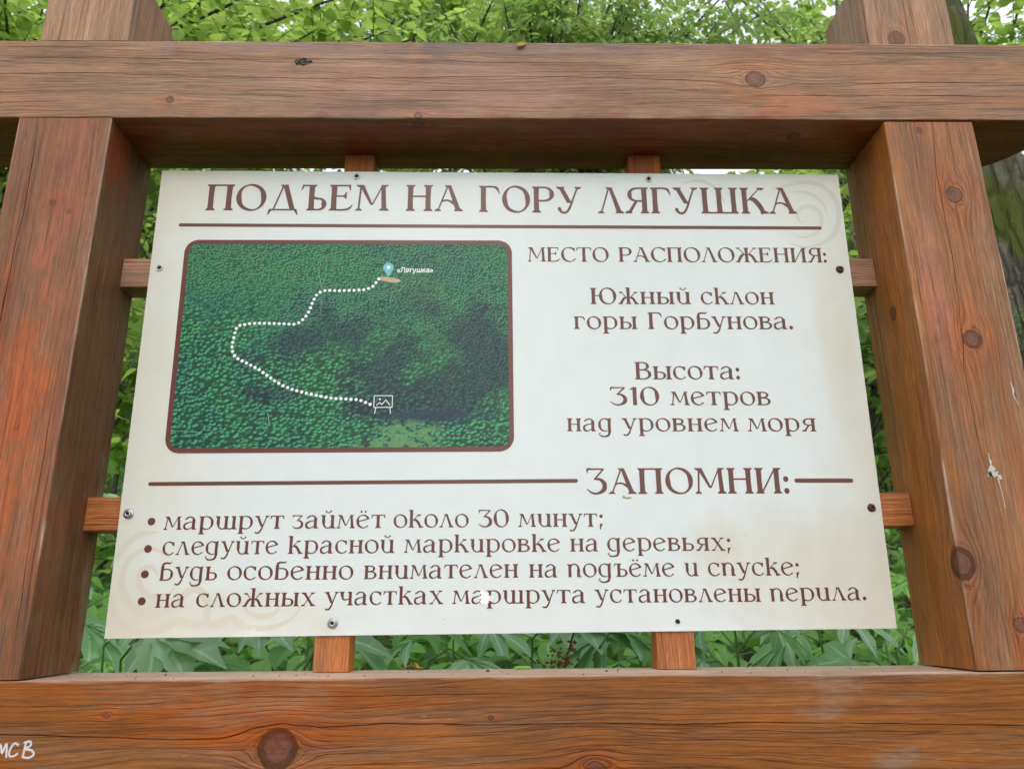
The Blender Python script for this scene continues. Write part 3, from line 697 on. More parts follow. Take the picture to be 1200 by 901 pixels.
for (ax, ay), (bx_, by_), th in (((-0.4965, 0.2596), (0.5078, 0.2547), 0.0056), ((-0.4951, -0.145), (0.1095, -0.1435), 0.0056), ((0.4269, -0.1448), (0.506, -0.1452), 0.0062)):
    print_mesh('rule_line', q((ax, ay - th / 2), (bx_, by_ - th / 2), (bx_, by_ + th / 2), (ax, ay + th / 2)) + dot(ax, ay, th / 2) + dot(bx_, by_, th / 2), M_INK, sign, ZP)

# pale scrollwork in two corners
def spiral(cx, cy, r0, r1, a0, a1, w, n=40):
    pts, ws = [], []
    for k in range(n + 1):
        f = k / n; a = math.radians(a0 + (a1 - a0) * f); r = r0 + (r1 - r0) * f
        pts.append((cx + r * math.cos(a), cy + r * math.sin(a))); ws.append(w * (0.75 + 0.25 * math.sin(f * math.pi)))
    return cv(pts, ws, 1)
def stroke(pts, w, a=0.55, b=0.55, n=4):
    ws = [w * (a + (1 - a) * min(1, k / max(1, len(pts) * .3))) * (b + (1 - b) * min(1, (len(pts) - 1 - k) / max(1, len(pts) * .3))) for k in range(len(pts))]
    return cv(pts, ws, n)
SPS = [] ; SPS.append(stroke([(-0.4696, -0.2708), (-0.4791, -0.2594), (-0.4926, -0.2638), (-0.4955, -0.2775), (-0.4868, -0.2922), (-0.4721, -0.2991), (-0.455, -0.2969), (-0.4445, -0.2869)], 0.0082, .5, .25))
SPS.append(stroke([(-0.455, -0.2457), (-0.482, -0.2352), (-0.5068, -0.2431), (-0.517, -0.2637), (-0.5164, -0.2864), (-0.5033, -0.3078), (-0.4809, -0.3213), (-0.4582, -0.3193), (-0.4421, -0.3094), (-0.4318, -0.2971), (-0.4176, -0.2893), (-0.4029, -0.2973), (-0.3977, -0.3141), (-0.3983, -0.3319)], 0.0108, .3, .9))
SPS.append(stroke([(-0.4750, -0.2125), (-0.4900, -0.2130), (-0.5053, -0.2176), (-0.52, -0.2314), (-0.5295, -0.2487)], 0.0075, .2, .8))
SPS.append(stroke([(-0.532, -0.2997), (-0.5267, -0.3132), (-0.5167, -0.3288), (-0.498, -0.341), (-0.478, -0.3456), (-0.4558, -0.3403), (-0.4374, -0.3305), (-0.428, -0.3328), (-0.4138, -0.3373), (-0.4026, -0.3341), (-0.3875, -0.3364), (-0.3741, -0.3321), (-0.3652, -0.3288), (-0.3532, -0.3344), (-0.3414, -0.3389), (-0.3182, -0.3413), (-0.2956, -0.336), (-0.2791, -0.3262), (-0.2719, -0.3129)], 0.0112, .6, .2))
SPS.append(stroke([(-0.3537, -0.3033), (-0.3431, -0.319), (-0.3252, -0.3258), (-0.3059, -0.3215), (-0.2954, -0.3082)], 0.0080, .2, .2))
for i_, sp_ in enumerate(SPS): print_mesh('scroll_ornament', sp_, M_PALE, sign, ZP - 0.00013 + 0.000015 * i_)
M_PALE2 = gloss_print('pale_grey_beige_ink', (0.60, 0.60, 0.545), 0.05)
SPS = [] ; SPS.append(stroke([(0.4815, 0.2629), (0.4754, 0.2688), (0.474, 0.2808), (0.4847, 0.2914), (0.5011, 0.2914), (0.5118, 0.2778), (0.508, 0.2569), (0.4941, 0.2421), (0.4735, 0.2391), (0.4596, 0.248)], 0.0068, .4, .2))
SPS.append(stroke([(0.4386, 0.3232), (0.4599, 0.3294), (0.4882, 0.3356), (0.5153, 0.331), (0.534, 0.3142), (0.5413, 0.2839), (0.5331, 0.251), (0.5117, 0.2303), (0.4823, 0.2215), (0.4562, 0.2288)], 0.0082, .3, .2))
SPS.append(stroke([(0.4657, 0.3187), (0.493, 0.3172), (0.5147, 0.302), (0.5228, 0.2778)], 0.0065, .2, .2))
SPS.append(stroke([(0.2951, 0.3337), (0.323, 0.3384), (0.3493, 0.3231), (0.3607, 0.2958)], 0.0065, .2, .2))
for i_, sp_ in enumerate(SPS): print_mesh('scroll_ornament', sp_, M_PALE2, sign, ZP - 0.00013 + 0.000015 * i_)

# aerial picture
m = Mat('aerial_forest_print')
ox, oy, oz = m.sep(m.coord())
cvx = m.vec(ox, oy * 1.25, 0.0)
big = m.noise(m.vec(ox, oy, 0.0), 9.0, 5.0, 0.6)
size = (oy * -1.0 - ox * 0.35 + (big - 0.5) * 0.30).ramp(-0.05, 0.10)
def crowns(scale, seed):
    vv = m.vec(ox + (m.noise(cvx, scale * 0.9, 2.0) - 0.5) * (0.9 / scale), oy * 1.3 + seed, 0.0)
    d = m.voro(vv, scale)
    dl = m.voro(m.vec(ox + 0.28 / scale, oy * 1.3 + seed - 0.42 / scale, 0.0), scale)
    return d, dl
d1, l1 = crowns(300.0, 0.0)
d2, l2 = crowns(165.0, 4.0)
lit1 = ((l1 - d1) * 1.5 + 0.36).clamp() * (d1.ramp(0.75, 0.30) * 0.85 + 0.15); lit2 = ((l2 - d2) * 1.5 + 0.38).clamp() * (d2.ramp(0.72, 0.28) * 0.85 + 0.15)
lit = lit1 * (1.0 - size) + lit2 * size
tex_ = m.noise(cvx, 300.0, 4.0, 0.75)
lit = (lit * (tex_ * 2.0 + 0.10)).clamp()
def ell(cx, cy, rx, ry, jit=1.6):
    return (((ox - cx) / rx) ** 2.0 + ((oy - cy) / ry) ** 2.0 + (big - 0.5) * jit * 5.0 + (tex_ - 0.5) * 1.2).ramp(1.5, -0.1)
base = m.mix(big.ramp(0.35, 0.65), (0.003, 0.030, 0.024), (0.005, 0.055, 0.026))
hi = m.mix(big.ramp(0.4, 0.62), (0.06, 0.34, 0.22), (0.07, 0.42, 0.16))
dark = (ell(-0.10, 0.050, 0.19, 0.075) + ell(-0.03, 0.0, 0.13, 0.06) + ell(-0.25, 0.04, 0.12, 0.04) * 0.5 + ell(-0.33, -0.015, 0.05, 0.012) + ell(-0.10, -0.035, 0.13, 0.018) * 1.2).clamp()
green = (ell(-0.30, 0.18, 0.14, 0.03) + ell(-0.12, 0.145, 0.05, 0.02) + ell(-0.42, 0.20, 0.08, 0.05)).clamp()
base = m.mix(green * 0.7, base, (0.010, 0.085, 0.030))
hi = m.mix(green * 0.6, hi, (0.12, 0.36, 0.12))
base = m.mix(dark * 0.85, base, (0.006, 0.012, 0.028))
hi = m.mix(dark * 0.55, hi, (0.05, 0.17, 0.16))
colr = m.mix((lit * (1.0 - dark * 0.45)).clamp(), base, hi)
spark = (m.voro(m.vec(ox, oy * 1.2, 2.0), 330.0).ramp(0.24, 0.10) * m.noise(cvx, 60.0, 2.0).ramp(0.40, 0.65) * (1.0 - size))
colr = m.mix(spark * 0.55, colr, (0.20, 0.50, 0.42))
river = ell(-0.07, -0.047, 0.10, 0.010, 0.5)
colr = m.mix(river * 0.75, colr, (0.012, 0.035, 0.075))
lawn = (ell(-0.13, -0.078, 0.055, 0.022, 0.8) + ell(-0.17, -0.093, 0.05, 0.010, 0.8)).clamp()
lw = m.mix(m.noise(cvx, 60.0, 3.0), (0.07, 0.26, 0.08), (0.17, 0.33, 0.14))
colr = m.mix(lawn * m.noise(m.vec(ox, oy * 1.4, 6.0), 70.0, 3.0, 0.6).ramp(0.56, 0.50) * 0.85, colr, lw)
pk = m.noise(cvx, 38.0, 1.0).ramp(0.80, 0.84)
colr = m.mix(pk * 0.6, colr, (0.30, 0.24, 0.16))
m.set(Base_Color=colr, Roughness=0.3, Specular_IOR_Level=0.25)
m.bump(m.noise(m.vec(ox, oy, 9.0), 900.0, 2.0), 0.0002)
def rrect(c, r, n=7):
    """rounded quad through 4 corners TL TR BR BL"""
    out = []
    for i in range(4):
        p = Vector(c[i]); a = (Vector(c[i - 1]) - p).normalized(); b = (Vector(c[(i + 1) % 4]) - p).normalized()
        s0, s1 = p + a * r, p + b * r
        for k in range(n + 1):
            t = k / n
            out.append(tuple((1 - t) ** 2 * s0 + 2 * t * (1 - t) * (p + (0.12 * (a + b)) * r) + t * t * s1))
    return out
FO = [(-0.4858, 0.2342), (0.0203, 0.2331), (0.0213, -0.1007), (-0.4809, -0.1013)]
e = 0.0072
FI = [(-0.4858 + e, 0.2342 - e), (0.0203 - e, 0.2331 - e), (0.0213 - e, -0.1007 + e), (-0.4809 + e, -0.1013 + e)]
inn, out_ = rrect(FI, 0.012), rrect(FO, 0.020)
picture = mesh_obj('picture', [(x, y, ZP) for x, y in inn], [tuple(range(len(inn)))[::-1]], m.m, sign)
if picture.data.polygons[0].normal.z < 0: picture.data.flip_normals()
k = len(inn)
bord = [(x, y, ZP + 0.0001) for x, y in inn] + [(x, y, ZP + 0.0001) for x, y in out_]
bo = mesh_obj('picture_border', bord, [(i, (i + 1) % k, k + (i + 1) % k, k + i) for i in range(k)], M_INK, picture)
if bo.data.polygons[0].normal.z < 0: bo.data.flip_normals()
ROUTE = [(-0.1842, 0.1682), (-0.1879, 0.1628), (-0.1922, 0.1567), (-0.1992, 0.1527), (-0.2049, 0.1507), (-0.2146, 0.1499), (-0.2432, 0.1491), (-0.2588, 0.1495), (-0.2661, 0.1492), (-0.2711, 0.1478), (-0.2771, 0.1432), (-0.2791, 0.139), (-0.2829, 0.1315), (-0.2865, 0.1173), (-0.29, 0.1104), (-0.2943, 0.1038), (-0.2977, 0.1007), (-0.3022, 0.097), (-0.3094, 0.0947), (-0.3248, 0.0956), (-0.3396, 0.0961), (-0.3624, 0.0967), (-0.3773, 0.0957), (-0.385, 0.0937), (-0.3923, 0.0928), (-0.395, 0.0869), (-0.3971, 0.0728), (-0.3985, 0.0586), (-0.3966, 0.051), (-0.3931, 0.0452), (-0.3866, 0.0394), (-0.3793, 0.0365), (-0.355, 0.0235), (-0.3308, 0.0062), (-0.317, -0.0018), (-0.3018, -0.0077), (-0.282, -0.0129), (-0.2542, -0.0189), (-0.2386, -0.0211), (-0.2306, -0.0211), (-0.2156, -0.0222), (-0.2081, -0.0226), (-0.2006, -0.0246), (-0.1942, -0.0277), (-0.189, -0.0298)]
dots, acc, last = dot(*ROUTE[0], 0.0026, 10), 0.0, Vector(ROUTE[0])
for a, b in zip(ROUTE, ROUTE[1:]):
    a, b = Vector(a), Vector(b); L = (b - a).length; s = 0.0
    while acc + (L - s) >= 0.0074:
        s += 0.0074 - acc; acc = 0.0
        p = a.lerp(b, s / L); dots += dot(p.x, p.y, 0.0025, 10)
    acc += L - s
print_mesh('route_dots', dots, M_WHITE, picture, ZP + 0.0002)
M_ROCK = gloss_print('beige_rock_print', (0.52, 0.36, 0.23), 0.3)
print_mesh('rock_print', [[(-0.1862, 0.1702), (-0.181, 0.1660), (-0.1745, 0.1648), (-0.166, 0.1630), (-0.158, 0.1622), (-0.1500, 0.1640), (-0.1520, 0.1672), (-0.160, 0.1700), (-0.168, 0.1708), (-0.1755, 0.1722), (-0.181, 0.1718)]], M_ROCK, picture, ZP + 0.00012)
M_CYAN = gloss_print('cyan_ink', (0.13, 0.50, 0.54), 0.05)
pin = print_mesh('map_pin', dot(-0.1701, 0.1872, 0.0082, 22) + q((-0.1780, 0.1850), (-0.1696, 0.1712), (-0.1622, 0.1850)), M_CYAN, picture, ZP + 0.0003)
print_mesh('pin_hole', dot(-0.1701, 0.1875, 0.0030, 14), M_WHITE, pin, ZP + 0.0004)
ic = []
def seg(ax, ay, bx_, by_, w=0.0011):
    return cv([(ax, ay), (bx_, by_)], [w, w], 1)
X0, X1, Y0, Y1 = -0.1836, -0.1568, -0.0345, -0.0168
for s_ in ((X0, Y0, X1, Y0), (X1, Y0, X1, Y1), (X1, Y1, X0, Y1), (X0, Y1, X0, Y0), (X0 + .003, Y0, X0 + .0016, Y0 - .0095), (X1 - .003, Y0, X1 - .0022, Y0 - .0095),
           (X0 + .0035, Y0 + .003, X0 + .0085, Y0 + .0075), (X0 + .0085, Y0 + .0075, X0 + .0115, Y0 + .004), (X0 + .0115, Y0 + .004, X0 + .0175, Y0 + .0115), (X0 + .0175, Y0 + .0115, X1 - .0035, Y0 + .003)):
    ic += seg(*s_)
ic += dot(X0 + .0085, Y0 + .0122, .0014, 8) + dot(X0, Y0, .0006, 6) + dot(X1, Y0, .0006, 6) + dot(X0, Y1, .0006, 6) + dot(X1, Y1, .0006, 6)
print_mesh('board_icon', ic, M_WHITE, picture, ZP + 0.0003)
tr_ = cv([(-0.277, 0.178), (-0.272, 0.160), (-0.270, 0.149)], [.0006, .0009, .0005], 3) + cv([(-0.269, 0.135), (-0.2705, 0.110)], [.0008, .0005], 2) + cv([(-0.337, -0.043), (-0.334, -0.058)], [.0014, .0010], 2) + cv([(-0.475, -0.068), (-0.43, -0.071)], [.0004, .0008], 2)
tag(print_mesh('track_print', tr_, gloss_print('pale_track_ink', (0.25, 0.36, 0.28), 0.1), picture, ZP + 0.00015), kind='stuff')
fc = bpy.data.curves.new('place_name', 'FONT')
fc.body = '«Лягушка»'
fc.size = 0.0112
fc.offset = 0.00022
fc.resolution_u = 3
fo = bpy.data.objects.new('place_name_curve', fc)
COL.objects.link(fo)
bpy.context.view_layer.update()
me = bpy.data.meshes.new_from_object(fo.evaluated_get(bpy.context.evaluated_depsgraph_get()))
bpy.data.objects.remove(fo)
me.name = 'place_name'
xs = [v.co.x for v in me.vertices]
if xs:
    sc_ = 0.0560 / (max(xs) - min(xs))
    for v in me.vertices: v.co = Vector((-0.1571 + (v.co.x - min(xs)) * sc_, 0.1793 + v.co.y * 1.0, ZP + 0.0003))
me.materials.clear(); me.materials.append(M_WHITE)
po = bpy.data.objects.new('place_name', me); po.parent = picture; COL.objects.link(po)

# worn-through white patch and small dirt
M_CHIP = gloss_print('bare_white_patch', (0.93, 0.94, 0.94), 0.03)
rnd = random.Random(5)
ch = []
for k in range(46):
    a, r = rnd.random() * 6.283, abs(rnd.gauss(0, 0.5))
    px, py, s = -0.0207 + r * 0.0115 * math.cos(a), -0.3045 + r * 0.0125 * math.sin(a), 0.0008 + rnd.random() * 0.0026
    ch.append([(px + s * (0.5 + rnd.random()) * math.cos(q_ * 1.047), py + s * (0.5 + rnd.random()) * math.sin(q_ * 1.047)) for q_ in range(6)])
print_mesh('scratched_patch', ch, M_CHIP, sign, ZP + 0.0004)
M_DIRT = plain('tan_dirt', (0.36, 0.28, 0.14), 0.8)
ch = []
for k in range(9):
    px, py = 0.176 + rnd.random() * 0.011, -0.166 - rnd.random() * 0.003
    ch.append([(px + 0.0022 * (0.4 + rnd.random()) * math.cos(q_ * 1.047), py + 0.0012 * (0.4 + rnd.random()) * math.sin(q_ * 1.047)) for q_ in range(6)])
print_mesh('dirt_mark', ch, M_DIRT, sign, ZP + 0.0004)

# screws
M_STEEL = plain('zinc_plated_steel', (0.42, 0.44, 0.46), 0.3, 0.9)
M_RUST = plain('rusty_steel', (0.11, 0.055, 0.035), 0.75, 0.4)
M_BLACK = plain('dark_hole', (0.012, 0.010, 0.010), 0.8)
M_WASH = plain('white_washer', (0.62, 0.63, 0.58), 0.4)
def lathe(name, prof, mat, parent, loc, n=20, jag=0.0, seed=0):
    V, F = [], []
    rr = random.Random(seed)
    jit = [1 + jag * (rr.random() - .5) for _ in range(n)]
    for r, z in prof:
        for k in range(n):
            a = 2 * math.pi * k / n
            V.append((r * jit[k] * math.cos(a), r * jit[k] * math.sin(a), z))
    for i in range(len(prof) - 1):
        for k in range(n):
            k2 = (k + 1) % n
            F.append((i * n + k, (i + 1) * n + k, (i + 1) * n + k2, i * n + k2)[::-1])
    F.append(tuple((len(prof) - 1) * n + k for k in range(n)))
    o = mesh_obj(name, V, F, mat, parent, loc=loc)
    for p_ in o.data.polygons: p_.use_smooth = len(p_.vertices) == 4
    return o
def screw(x, y, kind, seed):
    z = 0.0008
    if kind == 'hole':      # a bare screw recess with a pale dimple round it
        w = lathe('screw', [(0.0055, 0), (0.0053, 0.0008), (0.0042, 0.0012), (0.0034, 0.0006), (0.0034, 0.0003)], M_WASH, sign, (x, y, z), jag=0.08, seed=seed)
        lathe('socket', [(0.0030, 0.0008), (0.0026, 0.0009), (0.0020, 0.0006)], M_BLACK, w, (0, 0, 0), 8, 0.25, seed)
    elif kind == 'small':
        w = lathe('screw', [(0.0030, 0), (0.0030, 0.0009), (0.0024, 0.0011)], M_BLACK, sign, (x, y, z), 9, 0.3, seed)
    elif kind == 'steel':
        w = lathe('screw', [(0.0070, 0), (0.0070, 0.0010), (0.0060, 0.0014), (0.0050, 0.0014), (0.0048, 0.0034), (0.0040, 0.0042), (0.0022, 0.0045), (0.0020, 0.0026), (0.0004, 0.0024)], M_STEEL, sign, (x, y, z))
        lathe('socket', [(0.0024, 0.0046), (0.0021, 0.0047), (0.0010, 0.0030)], M_BLACK, w, (0, 0, 0), 6)
    else:
        w = lathe('screw', [(0.0062, 0), (0.0058, 0.0010), (0.0048, 0.0016), (0.0044, 0.0032), (0.0034, 0.0038), (0.0020, 0.0036), (0.0018, 0.0020), (0.0004, 0.0018)], M_RUST, sign, (x, y, z), 14, 0.15, seed)
        lathe('socket', [(0.0022, 0.0038), (0.0019, 0.0039), (0.0010, 0.0022)], M_BLACK, w, (0, 0, 0), 6)
    return w
for i, (x, y, kd) in enumerate([(-0.2265, 0.3451, 'hole'), (0.2407, 0.3413, 'hole'), (-0.5204, 0.1871, 'hole'), (-0.5198, -0.1868, 'steel'),
                                (-0.2266, -0.3354, 'steel'), (0.2427, -0.3368, 'small'), (0.5302, 0.1838, 'rust'), (0.53, -0.1844, 'rust')]):
    w = screw(x, y, kd, i)
    if kd == 'rust': tag(w, 'rusty brown screw')
    if kd == 'steel': tag(w, 'shiny grey steel screw')

# ------------------------------------------------------------------ marks and small finds on the timber
M_CHALK = plain('white_paint_marker', (0.62, 0.60, 0.62), 0.6)
g = []
gw = 0.0024
def gs(pts): return cv(pts, [gw] * len(pts), 4) + dot(*pts[0], gw / 2, 8) + dot(*pts[-1], gw / 2, 8)
g += gs([(-0.5940, -0.1575), (-0.5912, -0.1435), (-0.5880, -0.1530), (-0.5845, -0.1425), (-0.5822, -0.1570)])
g += gs([(-0.5705, -0.1440), (-0.5755, -0.1425), (-0.5795, -0.1500), (-0.5785, -0.1560), (-0.5735, -0.1560), (-0.5700, -0.1535)])
g += gs([(-0.5630, -0.1565), (-0.5618, -0.1410)]) + gs([(-0.5635, -0.1415), (-0.5570, -0.1405), (-0.5560, -0.1450), (-0.5615, -0.1485), (-0.5540, -0.1500), (-0.5505, -0.1545), (-0.5560, -0.1580), (-0.5635, -0.1570)])
vs, tri = union(g)
gr = mesh_obj('graffiti', [(v.x, 0.9996, v.y + Z) for v in vs], tri, M_CHALK, bottom_beam)

def blob(name, mat, parent, loc, scale, seed, sub=2, rough=0.4):
    import bmesh
    bm = bmesh.new()
    bmesh.ops.create_icosphere(bm, subdivisions=sub, radius=1.0)
    for v in bm.verts:
        d = 1 + rough * mnoise.noise(v.co * 1.7 + Vector((seed, seed, 0)))
        v.co = Vector((v.co.x * scale[0] * d, v.co.y * scale[1] * d, v.co.z * scale[2] * d))
    me = bpy.data.meshes.new(name); bm.to_mesh(me); bm.free()
    me.materials.append(mat)
    o = bpy.data.objects.new(name, me); o.parent = parent; o.location = loc
    COL.objects.link(o); return o

# splintered hollow with a scrap of nest in the upper beam
M_NEST = plain('nest_scrap_dark', (0.030, 0.022, 0.015), 0.9)
M_STRAW = plain('pale_bark_fibre', (0.34, 0.27, 0.19), 0.8)
nest = blob('splintered_hollow', M_NEST, top_beam, (-0.303, 0.9998, 0.8225 + Z), (0.0105, 0.0012, 0.0065), 3.0, 3, 0.9)
V, F = [], []
for k in range(11):
    x, z = -0.303 + rnd.uniform(-0.011, 0.010), 0.8225 + Z + rnd.uniform(-0.006, 0.005)
    a = rnd.uniform(0.1, 0.9); L = rnd.uniform(0.003, 0.008); w = 0.0005
    dx, dz = math.cos(a) * L, math.sin(a) * L
    b = len(V)
    V += [(x - dz * w / L, 0.9985, z + dx * w / L), (x + dz * w / L, 0.9985, z - dx * w / L), (x + dx, 0.9975, z + dz), (x, 1.0, z)]
    F += [(b, b + 1, b + 2), (b, b + 2, b + 3), (b + 1, b + 3, b + 2)]
mesh_obj('splinter', V, F, M_STRAW, top_beam)
# web-like white resin streak on the right post
M_RES = plain('whitish_resin', (0.55, 0.52, 0.47), 0.5)
g = []
for (x, z, s) in ((0.6560, 0.1900, .003), (0.6565, 0.1800, .0055), (0.6600, 0.1730, .0065), (0.6650, 0.1690, .004), (0.6500, 0.1720, .003), (0.6530, 0.1770, .004)):
    g.append([(x + s * rnd.uniform(.4, 1.1) * math.cos(k * .785), z + s * rnd.uniform(.4, 1.1) * math.sin(k * .785)) for k in range(8)])
g += cv([(0.655, 0.202), (0.656, 0.185), (0.658, 0.172)], [0.0006, 0.002, 0.001]) + cv([(0.662, 0.168), (0.6635, 0.150), (0.6645, 0.128)], [0.002, 0.0008, 0.0010])
vs, tri = union([[(a, b) for a, b in p] for p in g])
mesh_obj('resin_streak', [(v.x, 1.0004, v.y + Z) for v in vs], tri, M_RES, stand)
g = cv([(0.7045, 0.300), (0.7065, 0.290), (0.7050, 0.282)], [0.0008, 0.0028, 0.0012]) + cv([(0.7050, 0.282), (0.7100, 0.268)], [0.0015, 0.0006])
vs, tri = union(g)
mesh_obj('resin_streak', [(v.x, 1.0004, v.y + Z) for v in vs], tri, M_RES, stand)
blob('resin_hole', M_NEST, stand, (0.6525, 1.0006, 0.1735 + Z), (0.003, 0.0008, 0.003), 8.0, 2, 0.7)

def bent_leaf(name, mat, loc, L, w, rot, curl=0.5, seed=0, n=8):
    V, F = [], []
    for i in range(n + 1):
        f = i / n; x = (f - .5) * L; ww = w * math.sin(math.pi * (0.06 + 0.9 * f)) * (1 + .25 * mnoise.noise((f * 5, seed, 0)))
        zc = curl * L * (f - .5) ** 2 + 0.12 * L * mnoise.noise((f * 3, seed, 1))
        V += [(x, -ww / 2, zc + abs(ww) * .35), (x, 0, zc), (x, ww / 2, zc + abs(ww) * .25)]
    for i in range(n):
        for j in (0, 1): a = i * 3 + j; F.append((a, a + 1, a + 4, a + 3))
    o = mesh_obj(name, V, F, mat, None, smooth=True, loc=loc); o.rotation_euler = rot
    return o
M_YEL = plain('yellow_dry_leaf', (0.40, 0.27, 0.045), 0.6)
M_YEL2 = plain('ochre_dry_leaf', (0.36, 0.19, 0.03), 0.6)
o = bent_leaf('dry_leaf', M_YEL, (0.036, 0.9985, 0.8530 + Z), 0.018, 0.010, (1.3, -0.5, 0.2), 0.9, 1.0)
tag(o, 'tiny curled yellow leaf stuck on the upper front edge of the top beam', 'leaf')
o = bent_leaf('dry_leaf', M_YEL2, (-0.123, 1.128, bb1 + 0.0025), 0.040, 0.0075, (0.1, 0.05, 0.15), 0.35, 4.0)
tag(o, 'narrow ochre dry leaf lying on the bottom beam below the sign', 'leaf')
o = bent_leaf('dry_leaf', M_YEL2, (-0.112, 1.122, bb1 + 0.0035), 0.018, 0.006, (0.3, 0.35, -0.6), 0.9, 7.0)
tag(o, 'short curled ochre leaf scrap beside the narrow dry leaf on the bottom beam', 'leaf')
# green caterpillar on the lower beam
M_CAT = plain('caterpillar_green', (0.16, 0.36, 0.05), 0.5)
V, F = [], []
n, k = 44, 12
for i in range(n + 1):
    f = i / n; x = (f - .5) * 0.024
    r = 0.0021 * min(1, math.sin(math.pi * min(max(f * 0.96 + 0.02, 0), 1)) * 2.4) ** .6 * (0.88 + 0.14 * abs(math.sin(f * math.pi * 11)))
    for j in range(k):
        a = 2 * math.pi * j / k
        V.append((x, r * math.cos(a) + 0.0008 * math.sin(f * 5), 0.0021 + r * math.sin(a) + 0.0006 * math.sin(f * math.pi)))
for i in range(n):
    for j in range(k): F.append((i * k + j, i * k + (j + 1) % k, (i + 1) * k + (j + 1) % k, (i + 1) * k + j))
F += [tuple(range(k)), tuple(n * k + j for j in range(k - 1, -1, -1))]
for l_ in range(6):      # prolegs and feet
    x = -0.008 + l_ * 0.0032
    for sy in (-1, 1):
        b = len(V)
        V += [(x - .0004, sy * .0010, .0012), (x + .0004, sy * .0010, .0012), (x + .0003, sy * .0016, 0), (x - .0003, sy * .0016, 0)]
        F.append((b, b + 1, b + 2, b + 3))
o = mesh_obj('caterpillar', V, F, M_CAT, None, smooth=True, loc=(0.031, 1.122, bb1 + 0.0004))
o.rotation_euler = (0, 0, 0.05)
tag(o, 'small bright green caterpillar crawling on the bottom beam under the sign', 'caterpillar')
# crumbs
M_CRUMB = plain('dark_crumbs', (0.035, 0.025, 0.02), 0.9)
V, F = [], []
for k in range(60):
    x, y, s = rnd.uniform(-0.56, 0.58), rnd.uniform(1.01, 1.135), rnd.uniform(0.0005, 0.0016)
    if k == 0: x, y, s = -0.0163, 1.088, 0.0034
    if k == 1: x, y, s = 0.14, 1.07, 0.0024
    b = len(V)
    V += [(x - s, y, bb1), (x + s, y - s * .4, bb1), (x + s * .2, y + s, bb1), (x, y, bb1 + s)]
    F += [(b, b + 1, b + 3), (b + 1, b + 2, b + 3), (b + 2, b, b + 3)]
o = mesh_obj('debris_crumbs', V, F, M_CRUMB)
tag(o, 'dark specks of litter scattered on top of the bottom beam', 'litter', kind='stuff')

for o in list(stand.children): o.matrix_parent_inverse = STAND_INV

# ------------------------------------------------------------------ ground and hillside
def ground_z(x, y):
    s = max(0.0, y - 0.3)
    z = 0.42 * s - 0.15 * (1 - math.exp(-s * 3)) * 0.4
    if y > 22: z -= 0.42 * (y - 22) * 0.75
    z += 0.10 * mnoise.noise((x * 0.5, y * 0.5, 0)) + 0.6 * mnoise.noise((x * 0.07, y * 0.07, 3)) * min(1, max(0, (abs(y) + abs(x) - 3) / 6))
    if y < 0.3: z += -0.02 * min(8, (0.3 - y))
    return z
gx = np.concatenate([-np.geomspace(150, 8, 14), np.linspace(-7, 7, 57), np.geomspace(8, 150, 14)])
gy = np.concatenate([-np.geomspace(150, 8, 12), np.linspace(-7, 24, 105), np.geomspace(25, 250, 14)])
V, F = [], []
for y in gy:
    for x in gx: V.append((x, y, ground_z(x, y)))
nx_ = len(gx)
for j in range(len(gy) - 1):
    for i in range(nx_ - 1):
        a = j * nx_ + i; F.append((a, a + 1, a + nx_ + 1, a + nx_))
m = Mat('forest_soil')
c = m.coord()
n1, n2 = m.noise(c, 1.3, 5.0, 0.6), m.noise(c, 28.0, 5.0, 0.7)
m.set(Base_Color=m.mix(n1.ramp(0.42, 0.6), m.mix(n2, (0.055, 0.038, 0.022), (0.14, 0.10, 0.06)), m.mix(n2, (0.03, 0.055, 0.015), (0.08, 0.12, 0.03))), Roughness=0.95)
m.bump(n2, 0.03)
tag(mesh_obj('ground', V, F, m.m, None, smooth=True), kind='structure')

# ------------------------------------------------------------------ leaf materials and shapes
def leaf_mat(name, col, col2, trans, rough=0.45, tamt=0.45, spec=0.4, under=None):
    m = Mat(name)
    at = m.nt.nodes.new('ShaderNodeAttribute'); at.attribute_name = 'tone'
    oi = m.nt.nodes.new('ShaderNodeObjectInfo')
    t = X(m.nt, at.outputs['Fac'])
    t = (t + X(m.nt, oi.outputs['Random'])).f('FRACT')
    c = m.coord('Object')
    n = m.noise(c, 3.0, 2.0)
    f = (t * 0.75 + n * 0.4).clamp()
    cb = m.mix(f, col, col2)
    rb = m.nt.nodes.new('ShaderNodeAttribute'); rb.attribute_name = 'rib'
    rib = X(m.nt, rb.outputs['Fac'])
    x_, y_, z_ = m.sep(c)
    ven = ((x_ - y_.f('ABSOLUTE') * 0.6) * 95.0 + n * 1.5).f('SINE').ramp(0.80, 1.0)
    cb = m.mix((rib.ramp(0.80, 0.97) * 0.55 + ven * rib.ramp(0.0, 0.1) * 0.16).clamp(), cb, tuple(min(1, a * 2.0 + 0.03) for a in col2))
    mot = m.noise(c, 35.0, 3.0)
    cb = m.mul(None, cb, mot * 0.5 + 0.75)
    m.set(Base_Color=cb, Roughness=rough, Specular_IOR_Level=spec)
    tr = m.nt.nodes.new('ShaderNodeBsdfTranslucent')
    m.nt.links.new(m.mix(f, trans, tuple(min(1, a * 1.5) for a in trans)), tr.inputs[0])
    mx = m.nt.nodes.new('ShaderNodeMixShader'); mx.inputs[0].default_value = tamt
    m.nt.links.new(m.p.outputs[0], mx.inputs[1]); m.nt.links.new(tr.outputs[0], mx.inputs[2])
    m.nt.links.new(mx.outputs[0], m.out.inputs[0])
    return m.m
L_BRIGHT = leaf_mat('bright_linden_leaf', (0.065, 0.15, 0.03), (0.14, 0.24, 0.06), (0.40, 0.58, 0.11), 0.42, 0.5)
